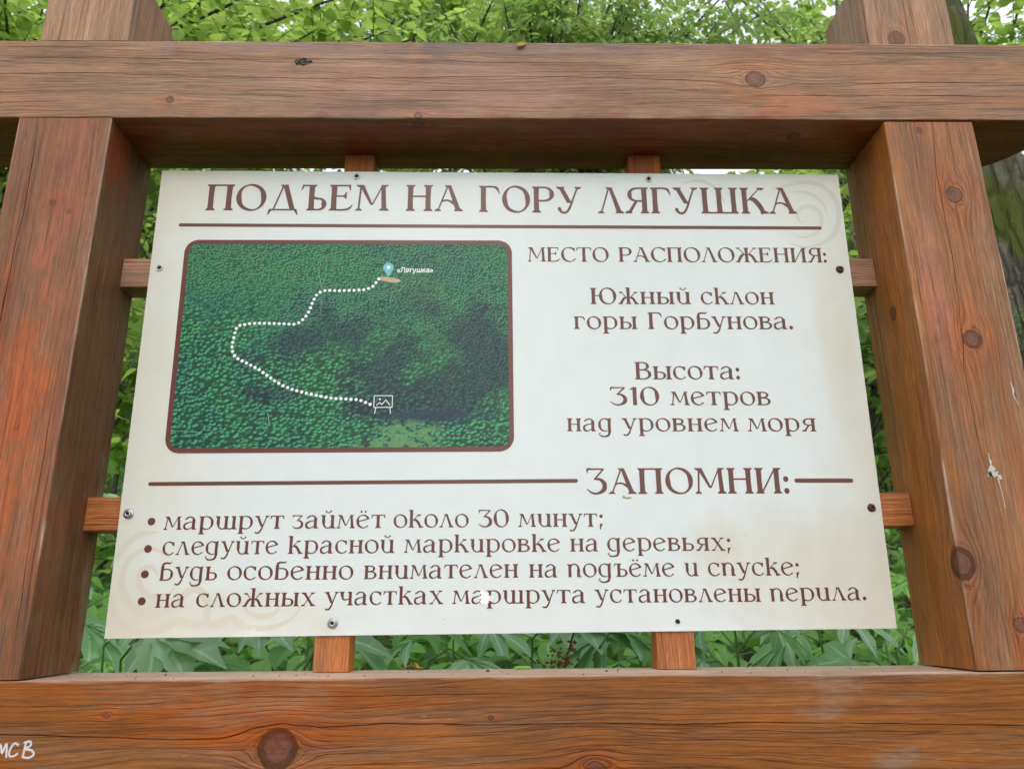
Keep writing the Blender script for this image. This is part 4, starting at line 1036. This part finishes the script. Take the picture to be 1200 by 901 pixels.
L_MID = leaf_mat('mid_green_leaf', (0.05, 0.12, 0.03), (0.11, 0.20, 0.05), (0.35, 0.53, 0.12), 0.42, 0.45)
L_DARK = leaf_mat('dark_green_leaf', (0.03, 0.08, 0.025), (0.07, 0.14, 0.04), (0.10, 0.25, 0.04), 0.4, 0.35)
L_BLUE = leaf_mat('bluish_herb_leaf', (0.18, 0.36, 0.18), (0.28, 0.48, 0.25), (0.30, 0.56, 0.20), 0.34, 0.25, 0.8)
L_HERB = leaf_mat('fresh_herb_leaf', (0.12, 0.28, 0.07), (0.22, 0.42, 0.10), (0.32, 0.60, 0.12), 0.42, 0.35)
def bark(name, a, b, moss, moss_amt, lich=0.4, vs=9.0):
    m = Mat(name)
    x, y, z = m.sep(m.coord())
    c = m.coord()
    st_ = m.vec(x * 1.0, y * 1.0, z * 0.22)
    r1 = m.noise(st_, vs * 4, 5.0, 0.65, 0.6); r2 = m.noise(c, 6.0, 4.0, 0.6); r3 = m.noise(c, 75.0, 4.0, 0.7)
    vr = m.voro(st_, vs * 3.2, 'DISTANCE_TO_EDGE')
    col = m.mix(r1, a, b)
    col = m.mix(vr.ramp(0.10, 0.0) * 0.75, col, (0.02, 0.018, 0.014))
    col = m.mix((r2 * 0.7 + r3 * 0.4).ramp(0.54, 0.62) * lich, col, (0.27, 0.32, 0.28))
    col = m.mix((m.noise(c, 3.0, 4.0, 0.6) * 0.8 + r3 * 0.3).ramp(0.66 - moss_amt * 0.2, 0.74 - moss_amt * 0.2), col, m.mix(r3, moss, tuple(v * 2.0 for v in moss)))
    m.set(Base_Color=col, Roughness=0.92, Specular_IOR_Level=0.2)
    m.bump(vr.ramp(0.0, 0.25) + r1 * 0.7 + r3 * 0.35, 0.012)
    return m.m
B_GREY = bark('grey_brown_bark', (0.06, 0.05, 0.04), (0.19, 0.17, 0.14), (0.04, 0.06, 0.012), 0.1)
B_MOSSY = bark('lichened_mossy_bark', (0.030, 0.026, 0.020), (0.19, 0.17, 0.135), (0.045, 0.055, 0.010), 0.52, 0.85)
M_STEM = plain('green_stem', (0.10, 0.19, 0.05), 0.6)
M_TWIG = plain('brown_twig', (0.085, 0.065, 0.045), 0.8)

def leaf_shape(kind):
    """verts (n,3) with the stalk at the origin, blade along +X, normal +Z; quads"""
    if kind == 'ovate': prof = [(0, .02), (.10, .30), (.28, .46), (.5, .44), (.75, .25), (1.0, .0)]
    elif kind == 'lance': prof = [(0, .01), (.15, .11), (.4, .16), (.7, .12), (1.0, .0)]
    else: prof = [(0, .02), (.3, .3), (.7, .25), (1.0, .0)]
    V, F = [], []
    for x, w in prof:
        dz = -0.22 * x * x
        V += [(x, -w, dz + w * .22), (x, 0, dz), (x, w, dz + w * .22)]
    for i in range(len(prof) - 1):
        a = i * 3
        F += [(a, a + 3, a + 4, a + 1), (a + 1, a + 4, a + 5, a + 2)]
    return np.array(V, float), np.array(F)
SH = {k: leaf_shape(k) for k in ('ovate', 'lance', 'simple')}
SHM = {}
for k, (v_, f_) in SH.items():
    me = bpy.data.meshes.new('leaf_' + k); me.from_pydata([tuple(p) for p in v_], [], [tuple(map(int, q_)) for q_ in f_])
    me.polygons.foreach_set('use_smooth', [True] * len(me.polygons)); SHM[k] = me
    at = me.attributes.new('rib', 'FLOAT', 'POINT'); at.data.foreach_set('value', [1.0 if i % 3 == 1 else 0.0 for i in range(len(v_))])
SHMAT = {}
def leaf_mesh(kind, mat):
    if (kind, mat.name) not in SHMAT:
        me = SHM[kind].copy(); me.materials.append(mat); SHMAT[(kind, mat.name)] = me
    return SHMAT[(kind, mat.name)]

def tubes(name, lines, mat, parent, sides=5):
    """lines = list of (points, radii) joined into one mesh"""
    V, F = [], []
    for pts, rs in lines:
        base = len(V)
        for i, p in enumerate(pts):
            d = (pts[min(i + 1, len(pts) - 1)] - pts[max(i - 1, 0)]).normalized()
            a = d.cross(Vector((0.3, 0.9, 0.2))).normalized(); b = d.cross(a)
            for k in range(sides):
                t = 2 * math.pi * k / sides
                V.append(tuple(p + (a * math.cos(t) + b * math.sin(t)) * rs[i]))
        for i in range(len(pts) - 1):
            for k in range(sides):
                k2 = (k + 1) % sides
                F.append((base + i * sides + k, base + (i + 1) * sides + k, base + (i + 1) * sides + k2, base + i * sides + k2))
    return np_obj(name, np.array(V, float), np.array(F), mat, parent, smooth=True)

# which world points the photograph can see (used only to decide which leaves are worth being objects of their own)
def seen(p):
    d = Vector(p) - Vector((0, 0, CAMZ))
    zf = d.dot(FV)
    if zf < 0.3: return 0
    x, y = 600 + 897.7 * d.dot(RV) / zf, 450.5 - 897.7 * d.dot(UV_) / zf
    if not (-10 < x < 1210 and -10 < y < 911): return 0
    if d.y > 1.0:
        X_, Z_ = d.x / d.y, d.z / d.y
        if -0.21 < Z_ < -0.066: return 0
        if 0.632 < Z_ < 0.8605: return 0
        if Z_ < 0.72 and (-0.7213 < X_ < -0.512 or 0.518 < X_ < 0.7285): return 0
        if -0.495 < X_ < 0.502 and -0.024 < Z_ < 0.626: return 0
    return 897.7 / zf

def leaf_frames(pos, dirs, nrm, size):
    """arrays (n,3) -> rotation matrices (n,3,3) times size"""
    x = dirs / np.linalg.norm(dirs, axis=1, keepdims=True)
    y = np.cross(nrm, x); y /= np.linalg.norm(y, axis=1, keepdims=True) + 1e-9
    z = np.cross(x, y)
    return np.stack([x, y, z], axis=2) * size[:, None, None]

def place_leaves(root, kind, mat, pos, dirs, nrm, size, rs, cap=260, minpx=10.5, name='foliage'):
    M_ = leaf_frames(pos, dirs, nrm, size)
    big = []
    if cap:
        for i in range(len(pos)):
            s = seen(pos[i] + M_[i] @ np.array([0.5, 0, 0]))
            if s * size[i] >= minpx: big.append((s * size[i], i))
        big.sort(reverse=True); big = [i for _, i in big[:cap]]
    keep = np.ones(len(pos), bool); keep[big] = False
    v_, f_ = SH[kind]
    idx = np.where(keep)[0]
    if len(idx):
        W_ = np.einsum('nij,vj->nvi', M_[idx], v_) + pos[idx][:, None, :]
        Fc = (f_[None] + (np.arange(len(idx)) * len(v_))[:, None, None]).reshape(-1, 4)
        tone = np.repeat(rs.random(len(idx)), len(v_))
        o = np_obj(name, W_.reshape(-1, 3), Fc, mat, root, tone=tone, smooth=True)
        o['kind'] = 'stuff'
    me = leaf_mesh(kind, mat)
    for i in big:
        o = bpy.data.objects.new('leaf', me)
        R3 = Matrix([list(map(float, r)) for r in M_[i]]).to_4x4()
        o.matrix_local = Matrix.Translation([float(a) for a in pos[i]]) @ R3
        o.parent = root
        COL.objects.link(o)
    return len(big)

def tree(name, label, cat, base, height, tr, crowns, limbs, twigs, per, kind, lsize, mat, seed, group=None, barkm=None, cap=260, lean=(0, 0), droop=0.35, sides=8, tw=0.5):
    """crowns: list of (centre, radii) ellipsoids reached by limbs; leaves sit along twigs"""
    rs = np.random.RandomState(seed); rr = random.Random(seed)
    bx_, by_ = base; bz = ground_z(bx_, by_) - 0.05
    root = empty(name, (bx_, by_, bz))
    tag(root, label, cat, group)
    O = Vector((bx_, by_, bz))
    N = 14
    tp, trd = [], []
    for i in range(N + 1):
        f = i / N
        tp.append(Vector((lean[0] * f + 0.12 * height * 0.15 * mnoise.noise((f * 3, seed, 0)), lean[1] * f + 0.12 * height * 0.15 * mnoise.noise((f * 3, seed, 9)), height * f)))
        trd.append(tr * (1 - 0.85 * f) * (1 + 0.5 * math.exp(-f * 14)))
    tubes('trunk', [(tp, trd)], barkm or B_GREY, root, sides)
    bl, tl = [], []
    P_, Dr, Nr = [], [], []
    for (cc, rad) in crowns:
        cc = Vector(cc) - O
        for l in range(limbs):
            th, ph = rr.uniform(0, 6.283), math.acos(rr.uniform(-1, 1))
            e_ = cc + Vector((rad[0] * math.sin(ph) * math.cos(th), rad[1] * math.sin(ph) * math.sin(th), rad[2] * math.cos(ph))) * rr.uniform(.45, 1.0)
            hs_ = min(0.97, max(0.25, (e_.z - rr.uniform(0.2, 0.5) * (e_ - tp[-1]).length * .5) / height)) * rr.uniform(.8, 1.0)
            s = tp[int(hs_ * N)]
            mid_ = (s + e_) / 2 + Vector((rr.uniform(-.1, .1), rr.uniform(-.1, .1), 0.12)) * (e_ - s).length
            pts = [s.lerp(mid_, t).lerp(mid_.lerp(e_, t), t) for t in (0, .2, .4, .6, .8, 1)]
            r0 = tr * 0.35
            bl.append((pts, [r0 * (1 - .9 * i / 5) + 0.002 for i in range(6)]))
            for t_i in range(twigs):
                t = rr.uniform(.35, 1.0); i = min(4, int(t * 5)); p = pts[i].lerp(pts[i + 1], t * 5 - i)
                L = tw * rr.uniform(.5, 1.1)
                d = (Vector((rr.gauss(0, 1), rr.gauss(0, 1), rr.gauss(0, .45))).normalized() + (e_ - s).normalized() * .6).normalized()
                end = p + d * L + Vector((0, 0, -droop * L))
                md = (p + end) / 2 + Vector((0, 0, .12 * L))
                tp2 = [p.lerp(md, q_).lerp(md.lerp(end, q_), q_) for q_ in (0, .33, .66, 1)]
                tl.append((tp2, [.0035, .0028, .002, .001]))
                for n in range(per):
                    f = (n + rr.random()) / per
                    j = min(2, int(f * 3)); pp_ = tp2[j].lerp(tp2[j + 1], f * 3 - j)
                    side = d.cross(Vector((0, 0, 1))).normalized() * (1 if n % 2 else -1)
                    dv_ = (d * rr.uniform(.3, .9) + side * rr.uniform(.5, 1.1) + Vector((rr.gauss(0, .25), rr.gauss(0, .25), rr.gauss(-droop, .25)))).normalized()
                    P_.append(tuple(pp_ + dv_ * 0.01)); Dr.append(tuple(dv_)); Nr.append((rr.gauss(0, .38), rr.gauss(0, .38), 1.0))
    tubes('limbs', bl, barkm or B_GREY, root, 5)['kind'] = 'stuff'
    tubes('twigs', tl, M_TWIG, root, 3)['kind'] = 'stuff'
    P_ = np.array(P_); Dr = np.array(Dr); Nr = np.array(Nr)
    sz = lsize * rs.uniform(.55, 1.2, len(P_))
    # leaf positions are local to the root; test visibility in world
    off = np.array(O)
    global _off
    n = place_leaves_local(root, kind, mat, P_, off, Dr, Nr, sz, rs, cap)
    return root
def place_leaves_local(root, kind, mat, P_, off, Dr, Nr, sz, rs, cap):
    M_ = leaf_frames(P_, Dr, Nr, sz)
    big = []
    if cap:
        c = P_ + off + M_[:, :, 0] * 0.5
        for i in range(len(P_)):
            s = seen(c[i])
            if s * sz[i] >= 10.5: big.append((s * sz[i], i))
        big.sort(reverse=True); big = [i for _, i in big[:cap]]
    keep = np.ones(len(P_), bool); keep[big] = False
    idx = np.where(keep)[0]
    v_, f_ = SH[kind]
    if len(idx):
        W_ = np.einsum('nij,vj->nvi', M_[idx], v_) + P_[idx][:, None, :]
        Fc = (f_[None] + (np.arange(len(idx)) * len(v_))[:, None, None]).reshape(-1, 4)
        o = np_obj('crown', W_.reshape(-1, 3), Fc, mat, root, tone=np.repeat(rs.random(len(idx)), len(v_)), smooth=True)
        o['kind'] = 'stuff'
    me = leaf_mesh(kind, mat)
    for i in big:
        o = bpy.data.objects.new('leaf', me)
        o.matrix_local = Matrix.Translation([float(a) for a in P_[i]]) @ Matrix([[float(a) for a in r] for r in M_[i]]).to_4x4()
        o.parent = root
        COL.objects.link(o)
    return len(big)

# ------------------------------------------------------------------ big mossy trunk behind the right post
def big_trunk():
    bx_, by_ = 1.69, 2.12
    bz = ground_z(bx_, by_) - 0.1
    root = empty('old_tree', (bx_, by_, bz))
    tag(root, 'thick old tree trunk with lichen and green moss close behind the right post', 'tree', None)
    n, k = 220, 72
    V = np.zeros(((n + 1) * k, 3))
    H = 6.0
    for i in range(n + 1):
        f = i / n; z = f * H
        r = 0.165 * (1 - .35 * f) + 0.10 * math.exp(-z * 3)
        for j in range(k):
            a = 2 * math.pi * j / k
            ca, sa = math.cos(a), math.sin(a)
            d = 0.020 * mnoise.noise((ca * 2.2, sa * 2.2, z * 1.6)) + 0.013 * mnoise.noise((ca * 9, sa * 9, z * 3.5)) + 0.008 * mnoise.noise((ca * 22, sa * 22, z * 16))
            V[i * k + j] = ((r + d) * ca - 0.10 * f * H + 0.03 * math.sin(z * 1.1), (r + d) * sa, z)
    F = np.array([(i * k + j, i * k + (j + 1) % k, (i + 1) * k + (j + 1) % k, (i + 1) * k + j) for i in range(n) for j in range(k)])
    np_obj('trunk', V, F, B_MOSSY, root, smooth=True)
    return root
big_trunk()

# ------------------------------------------------------------------ trees behind the stand (crown centres in metres)
C = CAMZ
TREES = 'leafy forest trees behind the sign'
tree('linden_tree', 'nearest bright green broad leaved tree hanging large leaves over the left post', 'tree', (-2.9, 3.9), 4.6, 0.06,
     [((-2.0, 3.1, C + 2.75), (1.1, .55, .50)), ((-1.2, 3.6, C + 3.2), (1.0, .5, .45))], 20, 16, 10, 'ovate', 0.068, L_BRIGHT, 11, TREES, cap=280)
tree('ash_tree', 'mid distance tree with narrow drooping leaves above the middle of the top beam', 'tree', (0.4, 5.6), 6.6, 0.07,
     [((0.3, 4.9, C + 4.4), (1.4, .7, .7)), ((1.4, 5.0, C + 4.3), (1.3, .7, .6)), ((0.9, 4.7, C + 4.15), (1.5, .6, .35)), ((0.1, 5.3, C + 3.35), (2.3, .7, .45))], 21, 17, 12, 'lance', 0.095, L_MID, 12, TREES, cap=200, droop=0.7)
tree('maple_tree', 'small bright leafed tree right of the big mossy trunk top', 'tree', (2.9, 4.3), 5.2, 0.05,
     [((2.75, 3.6, C + 3.15), (0.8, .6, .5)), ((2.0, 3.9, C + 1.2), (.6, .5, .8))], 16, 14, 10, 'ovate', 0.065, L_BRIGHT, 13, TREES, cap=200)
far = [(-4.0, 7.5, 8.6, -3.4, 6.8, 6.0, 2.1, 'ovate', L_BRIGHT), (-1.0, 8.5, 9.6, -1.1, 7.4, 6.9, 1.9, 'ovate', L_BRIGHT), (1.6, 9.5, 10.6, 1.3, 8.4, 7.6, 2.0, 'simple', L_MID),
       (4.6, 8.0, 9.4, 4.0, 7.2, 6.4, 2.1, 'simple', L_MID), (-6.5, 12.5, 13, -5.6, 11.5, 10.2, 2.8, 'simple', L_BRIGHT),
       (6.8, 12.5, 13, 6.4, 11.5, 10.0, 2.8, 'simple', L_BRIGHT), (0.0, 14.5, 14.5, 0.3, 13.5, 12.2, 3.2, 'simple', L_BRIGHT)]
flab = ['slender tree with light green crown seen above the left half of the top beam', 'pale green tree filling the gap above the left centre of the top beam',
        'darker tree crown above the right centre of the top beam', 'tree crown showing between the top beam and the right post top',
        'distant light crown at the far left above the top beam', 'distant light crown at the far right beyond the mossy trunk', 'farthest tree crown glimpsed through the leaves above the sign middle']
for i, (tx, ty, hh, cx_, cy_, cz_, r_, kd, mt) in enumerate(far):
    tree('forest_tree', flab[i], 'tree', (tx, ty), hh - ground_z(tx, ty) * .3, 0.10, [((cx_, cy_, cz_ + .9), (r_, r_ * .6, r_ * .75)), ((cx_ * .9, cy_ + .6, cz_ - r_ * .9), (r_ * .8, r_ * .5, r_ * .6))], 36, 18, 10,
         kd, 0.10 if ty < 10 else 0.15, mt, 20 + i, TREES, cap=0, tw=0.8)
# understorey seen through the gaps beside the sign
UND = 'leafy shrubs on the slope behind the sign'
for i, (sx, sy, hh, r_, kd, ls, mt, lb) in enumerate([
    (-1.62, 3.0, 1.9, .55, 'ovate', .07, L_BRIGHT, 'bright shrub seen through the upper slit between left post and sign'),
    (-1.95, 3.9, 2.6, .7, 'ovate', .07, L_MID, 'mid green shrub behind the slit at the left post'),
    (-2.5, 3.4, 2.4, .6, 'ovate', .07, L_MID, 'shrub at the left photo edge outside the left post'),
    (1.55, 3.1, 1.7, .5, 'ovate', .07, L_MID, 'shrub seen through the slit between sign and right post'),
    (2.05, 4.0, 2.7, .8, 'ovate', .08, L_BRIGHT, 'taller light shrub behind the slit at the right post'),
    (-2.9, 5.4, 3.0, 1.1, 'simple', .08, L_BRIGHT, 'rounded shrub farther up the slope on the left'),
    (2.9, 5.6, 3.2, 1.1, 'simple', .08, L_MID, 'rounded shrub farther up the slope on the right'),
    (0.0, 5.5, 2.4, 1.2, 'simple', .08, L_MID, 'wide shrub on the slope hidden mostly behind the sign')]):
    gz = ground_z(sx, sy)
    tree('leafy_shrub', lb, 'shrub', (sx, sy), hh * .8, 0.018, [((sx, sy, gz + hh * .62), (r_, r_ * .8, hh * .42))], 14, 9, 8, kd, ls, mt, 40 + i, UND, cap=70, sides=5, tw=.3)

# ------------------------------------------------------------------ herbs between the bottom beam and the sign
def lobed(lobes, spread, L, W_, notch, serr=True, droop=0.25, cup=0.15):
    """palmate leaf: stalk at origin, blade around +X"""
    V, F = [], []
    for li in range(lobes):
        u = (li / (lobes - 1)) * 2 - 1 if lobes > 1 else 0
        a = u * math.radians(spread); LL = L * (1 - 0.42 * abs(u) ** 1.5)
        ca, sa = math.cos(a), math.sin(a)
        ns = 7
        b = len(V)
        for k in range(ns + 1):
            f = k / ns
            w = W_ * LL * (math.sin(math.pi * min(1, f ** .8 * .98 + .02)) ** .8) * (1 if f < .55 else 1.0)
            w *= 1 - notch * (1 - f) ** 2
            if serr and 0.15 < f < .95: w *= 1.14 if k % 2 else 0.84
            if k == ns: w = 0.0005
            x = f * LL
            zc = -droop * L * (f ** 1.8) * (1 + .25 * abs(u)) - (0.006 * L / .1) * 0 + cup * 0
            for s_ in (-1, 0, 1):
                xx, yy = x, s_ * w
                V.append((xx * ca - yy * sa, xx * sa + yy * ca, zc + abs(s_) * w * .30 + (0.0006 * li)))
        for k in range(ns):
            q_ = b + k * 3
            F += [(q_, q_ + 3, q_ + 4, q_ + 1), (q_ + 1, q_ + 4, q_ + 5, q_ + 2)]
    me = bpy.data.meshes.new('lobed_leaf'); me.from_pydata(V, [], F)
    me.polygons.foreach_set('use_smooth', [True] * len(F))
    at = me.attributes.new('rib', 'FLOAT', 'POINT'); at.data.foreach_set('value', [1.0 if i % 3 == 1 else 0.02 for i in range(len(V))])
    return me
def with_mat(me, mat):
    m2 = me.copy(); m2.materials.append(mat); return m2
P_NARROW = lobed(7, 112, 0.125, 0.185, 0.50)
P_BROAD = lobed(7, 95, 0.125, 0.27, 0.25)
P_LANCE = lobed(1, 0, 0.14, 0.21, 0.0, False, 0.3)
HM = {'narrow': with_mat(P_NARROW, L_BLUE), 'broad': with_mat(P_BROAD, L_BLUE), 'lance': with_mat(P_LANCE, L_HERB), 'broadg': with_mat(P_BROAD, L_HERB), 'lanceb': with_mat(P_LANCE, L_BLUE)}
def herb(x, y, top, kind, n, sc, label, seed, spread=0.16, face=True):
    rr = random.Random(seed)
    gz = ground_z(x, y) - 0.02
    root = empty('herb_plant', (x, y, gz))
    tag(root, label, 'plant', 'tall herbs behind the bottom beam')
    H = top - gz
    pts = [Vector((0.05 * mnoise.noise((f * 2, seed, 0)), 0.05 * mnoise.noise((f * 2, seed, 5)), H * f)) for f in (0, .25, .5, .75, 1)]
    lines = [(pts, [.006, .0055, .005, .004, .002])]
    P_ = []
    for k in range(n):
        f = 1 - 0.42 * (k / n) ** 1.1
        i = min(3, int(f * 4)); p = pts[i].lerp(pts[min(4, i + 1)], f * 4 - i)
        a = k * 2.4 + rr.uniform(-.4, .4)
        r_ = spread * rr.uniform(.55, 1.1) * (0.35 + .65 * min(1, (k + 1) / 4))
        out = Vector((math.cos(a), math.sin(a), 0))
        e_ = p + out * r_ + Vector((0, 0, rr.uniform(-.01, .05)))
        lines.append(([p, (p + e_) / 2 + Vector((0, 0, .02)), e_], [.0022, .0018, .0013]))
        P_.append((e_, out))
    tubes('stem', lines, M_STEM, root, 5)
    for e_, out in P_:
        d = (out + Vector((rr.gauss(0, .2), rr.gauss(0, .2), rr.uniform(-.55, .0)))).normalized()
        up_ = Vector((rr.gauss(0, .2), -0.45 + rr.gauss(0, .25) if face else rr.gauss(0, .2), 1)).normalized()
        yv = up_.cross(d).normalized(); zv = d.cross(yv)
        s = sc * rr.uniform(.75, 1.15)
        o = bpy.data.objects.new('leaf', HM[kind])
        o.matrix_local = Matrix.Translation(e_) @ Matrix(((d.x, yv.x, zv.x), (d.y, yv.y, zv.y), (d.z, yv.z, zv.z))).to_4x4() @ Matrix.Scale(s, 4)
        o.parent = root
        COL.objects.link(o)
    return root
hz = lambda y, k: C + y * k      # height that reads at slope k from the camera
HERBS = [
 (-0.63, 1.36, -0.050, 'broad', 6, 0.9, 'low bluish lobed herb close behind the beam under the left sign corner'),
 (-0.33, 1.38, -0.062, 'lanceb', 8, 0.8, 'low smooth leaved herb close behind the beam left of the left vertical batten'),
 (-0.12, 1.37, -0.055, 'narrow', 7, 0.85, 'low star leaved herb close behind the beam right of the left vertical batten'),
 (0.16, 1.38, -0.050, 'broad', 6, 0.95, 'low broad leaved herb close behind the beam just right of the sign centre'),
 (0.40, 1.36, -0.048, 'narrow', 7, 0.95, 'low hanging lobed herb close behind the right vertical batten'),
 (0.68, 1.38, -0.050, 'narrow', 7, 0.9, 'low hanging lobed herb close behind the beam under the right part of the sign'),
 (-0.92, 1.62, -0.005, 'broad', 7, 1.0, 'bluish lobed leaves in the corner between left post and sign'),
 (-0.72, 1.48, -0.035, 'narrow', 7, 1.0, 'bluish herb with serrated leaves just left under the sign corner'),
 (-0.55, 1.60, -0.030, 'broad', 7, 0.95, 'broad toothed leaves below the left part of the sign'),
 (-0.35, 1.52, -0.045, 'lanceb', 9, 1.1, 'smooth bluish long leaves left of the left vertical batten'),
 (-0.45, 1.90, -0.020, 'lance', 10, 1.0, 'fresh green narrow leaves near the left vertical batten'),
 (-0.24, 1.55, -0.025, 'narrow', 9, 1.15, 'star shaped serrated leaves right of the left vertical batten'),
 (-0.10, 1.72, -0.030, 'narrow', 8, 1.0, 'serrated herb below the sign centre left'),
 (0.06, 1.50, -0.030, 'broad', 7, 1.15, 'large broad toothed leaves at the centre behind the dry flower stalk'),
 (0.22, 1.75, -0.030, 'lance', 9, 1.1, 'bright green leaves between the centre and the right vertical batten'),
 (0.26, 1.52, -0.020, 'broad', 7, 1.1, 'big pale leaves just left of the right vertical batten'),
 (0.44, 1.50, -0.018, 'narrow', 9, 1.25, 'hanging seven lobed leaves right of the right vertical batten'),
 (0.62, 1.56, -0.014, 'narrow', 9, 1.2, 'hanging seven lobed leaves below the right part of the sign'),
 (0.84, 1.75, -0.030, 'broadg', 8, 1.0, 'green lobed leaves below the right sign corner'),
 (0.97, 1.70, 0.010, 'broadg', 8, 1.0, 'green leaves in the corner between sign and right post'),
 (-1.02, 1.95, 0.10, 'broadg', 7, 1.1, 'bright lobed leaves standing higher beside the left post'),
 (-1.12, 2.3, 0.02, 'lance', 9, 1.1, 'fresh green herb farther back beside the left post'),
 (1.22, 2.25, 0.12, 'broadg', 8, 1.0, 'taller green herb behind the slit at the right post'),
 (1.10, 2.0, 0.05, 'lance', 9, 1.0, 'narrow leaved herb behind the slit at the right post'),
 (-0.85, 2.2, -0.015, 'lance', 9, 1.0, 'second row herb behind the left sign corner'),
 (-0.15, 2.2, -0.020, 'broadg', 8, 1.0, 'second row herb behind the left centre'),
 (0.15, 2.25, -0.020, 'lance', 9, 1.0, 'second row herb behind the centre'),
 (0.50, 2.1, -0.015, 'broadg', 8, 1.0, 'second row herb behind the right vertical batten'),
 (0.78, 2.3, -0.010, 'lance', 9, 1.0, 'second row herb behind the right part of the sign'),
 (-0.62, 2.35, -0.010, 'broadg', 8, 1.0, 'second row herb behind the left part of the sign'),
 (-1.35, 2.75, 0.16, 'broad', 8, 1.1, 'bluish herb farther up the slope beside the left post'),
 (1.42, 2.65, 0.20, 'lance', 10, 1.1, 'herb farther up the slope beside the right post'),
]
for i, (x, y, k_, kd, n, sc, lb) in enumerate(HERBS):
    herb(x, y, hz(y, k_), kd, n, sc, lb, 100 + i)

# dry flower stalk hanging behind the beam
M_DRY = plain('dry_flower_brown', (0.17, 0.085, 0.05), 0.9)
root = empty('dry_flower_stalk', (0.115, 1.30, ground_z(0.115, 1.30) - 0.02))
tag(root, 'withered brown flower stalk with red brown seed clusters behind the bottom beam', 'plant')
base = Vector(root.location)
pts = [Vector((0, 0, 0)), Vector((-0.01, 0.02, 0.5)), Vector((-0.012, 0.0, 1.03)), Vector((0.012, 0.0, 1.10)), Vector((0.045, 0.0, 1.15))]
hh = (C - 0.08) - base.z
pts = [Vector((p.x, p.y, p.z * hh / 1.03)) for p in pts]
tubes('stem', [(pts, [.003, .0025, .002, .0015, .001])], M_DRY, root, 5)
V, F = [], []
rr = random.Random(3)
for k in range(110):
    t = rr.random(); c_ = (pts[2].lerp(pts[4], t) if k > 60 else pts[2] + Vector((rr.gauss(-.004, .012), rr.gauss(0, .01), rr.gauss(0.006, .008))))
    c_ = c_ + Vector((rr.gauss(0, .004), rr.gauss(0, .004), rr.gauss(0, .004)))
    s = rr.uniform(.0015, .0038); b = len(V)
    for d in ((1, 0, 0), (-1, 0, 0), (0, 1, 0), (0, -1, 0), (0, 0, 1), (0, 0, -1)): V.append((c_.x + d[0] * s * rr.uniform(.6, 1.3), c_.y + d[1] * s, c_.z + d[2] * s * rr.uniform(.6, 1.4)))
    for f_ in ((0, 2, 4), (2, 1, 4), (1, 3, 4), (3, 0, 4), (2, 0, 5), (1, 2, 5), (3, 1, 5), (0, 3, 5)): F.append(tuple(b + q_ for q_ in f_))
mesh_obj('seed_cluster', V, F, M_DRY, root)['kind'] = 'stuff'

# small ground plants filling the slope
def cover(name, label_, n, x0, x1, y0, y1, kind, ls, mat, h0, h1, seed, steep=1.0):
    rs = np.random.RandomState(seed)
    y = y0 + (y1 - y0) * rs.random(n) ** 1.3
    x = rs.uniform(x0, x1, n) * (0.35 + 0.65 * (y - y0) / (y1 - y0)) if steep else rs.uniform(x0, x1, n)
    z = np.array([ground_z(a, b) for a, b in zip(x, y)]) + rs.uniform(h0, h1, n)
    a = rs.uniform(0, 6.283, n)
    d = np.stack([np.cos(a), np.sin(a), rs.normal(-.25, .3, n)], 1)
    nr = np.stack([rs.normal(0, .35, n), rs.normal(-.3, .35, n), np.ones(n)], 1)
    sz = ls * rs.uniform(.5, 1.25, n) * (0.8 + 0.08 * y)
    M_ = leaf_frames(np.stack([x, y, z], 1), d, nr, sz)
    v_, f_ = SH[kind]
    W_ = np.einsum('nij,vj->nvi', M_, v_) + np.stack([x, y, z], 1)[:, None, :]
    Fc = (f_[None] + (np.arange(n) * len(v_))[:, None, None]).reshape(-1, 4)
    o = np_obj(name, W_.reshape(-1, 3), Fc, mat, None, tone=np.repeat(rs.random(n), len(v_)), smooth=True)
    tag(o, label_, 'ground cover', kind='stuff')
cover('ground_cover', 'dense low green plants covering the slope behind the stand', 14000, -7, 7, 1.7, 11, 'ovate', 0.075, L_MID, 0.02, 0.55, 60)
cover('low_leaves', 'low mixed leaves at the foot of the tall herbs just behind the stand', 5000, -1.8, 1.8, 1.25, 2.9, 'ovate', 0.06, L_HERB, 0.15, 0.78, 63, 0)
cover('undergrowth', 'lighter knee high leaves mixed through the slope vegetation', 9000, -8, 8, 2.4, 14, 'lance', 0.13, L_HERB, 0.1, 0.8, 61)
cover('far_undergrowth', 'distant leafy thicket higher on the slope', 9000, -16, 16, 8, 26, 'simple', 0.13, L_MID, 0.1, 2.2, 62)
# trees on the other side of the path, seen only as reflections in the glossy board; the last is added to break up sun glare
for i, (tx, ty, r_, z_) in enumerate([(-4.5, -5.5, 1.9, 4.2), (4.6, -5.0, 1.9, 4.4), (-2.6, -8.5, 2.0, 5.4), (2.3, -9.0, 1.9, 6.6), (-7.0, -1.0, 1.9, 4.4), (7.0, -0.5, 1.9, 4.6), (0.5, -8.3, 1.9, 6.9)]):
    tree('path_side_tree', ['leafy tree left behind the viewer', 'leafy tree right behind the viewer', 'tree across the path left of its middle', 'taller tree across the path right of its middle', 'tree standing far left of the stand', 'tree standing far right of the stand', 'unseen tree added behind the viewer to break up the sun glare'][i],
         'tree', (tx, ty), z_ + r_ * .6, 0.10, [((tx, ty, z_), (r_, r_, r_ * .9))], 14 if i == 6 else 24, 13, 8, 'simple', 0.20, L_MID, 80 + i, 'trees across the path', cap=0, tw=0.9)
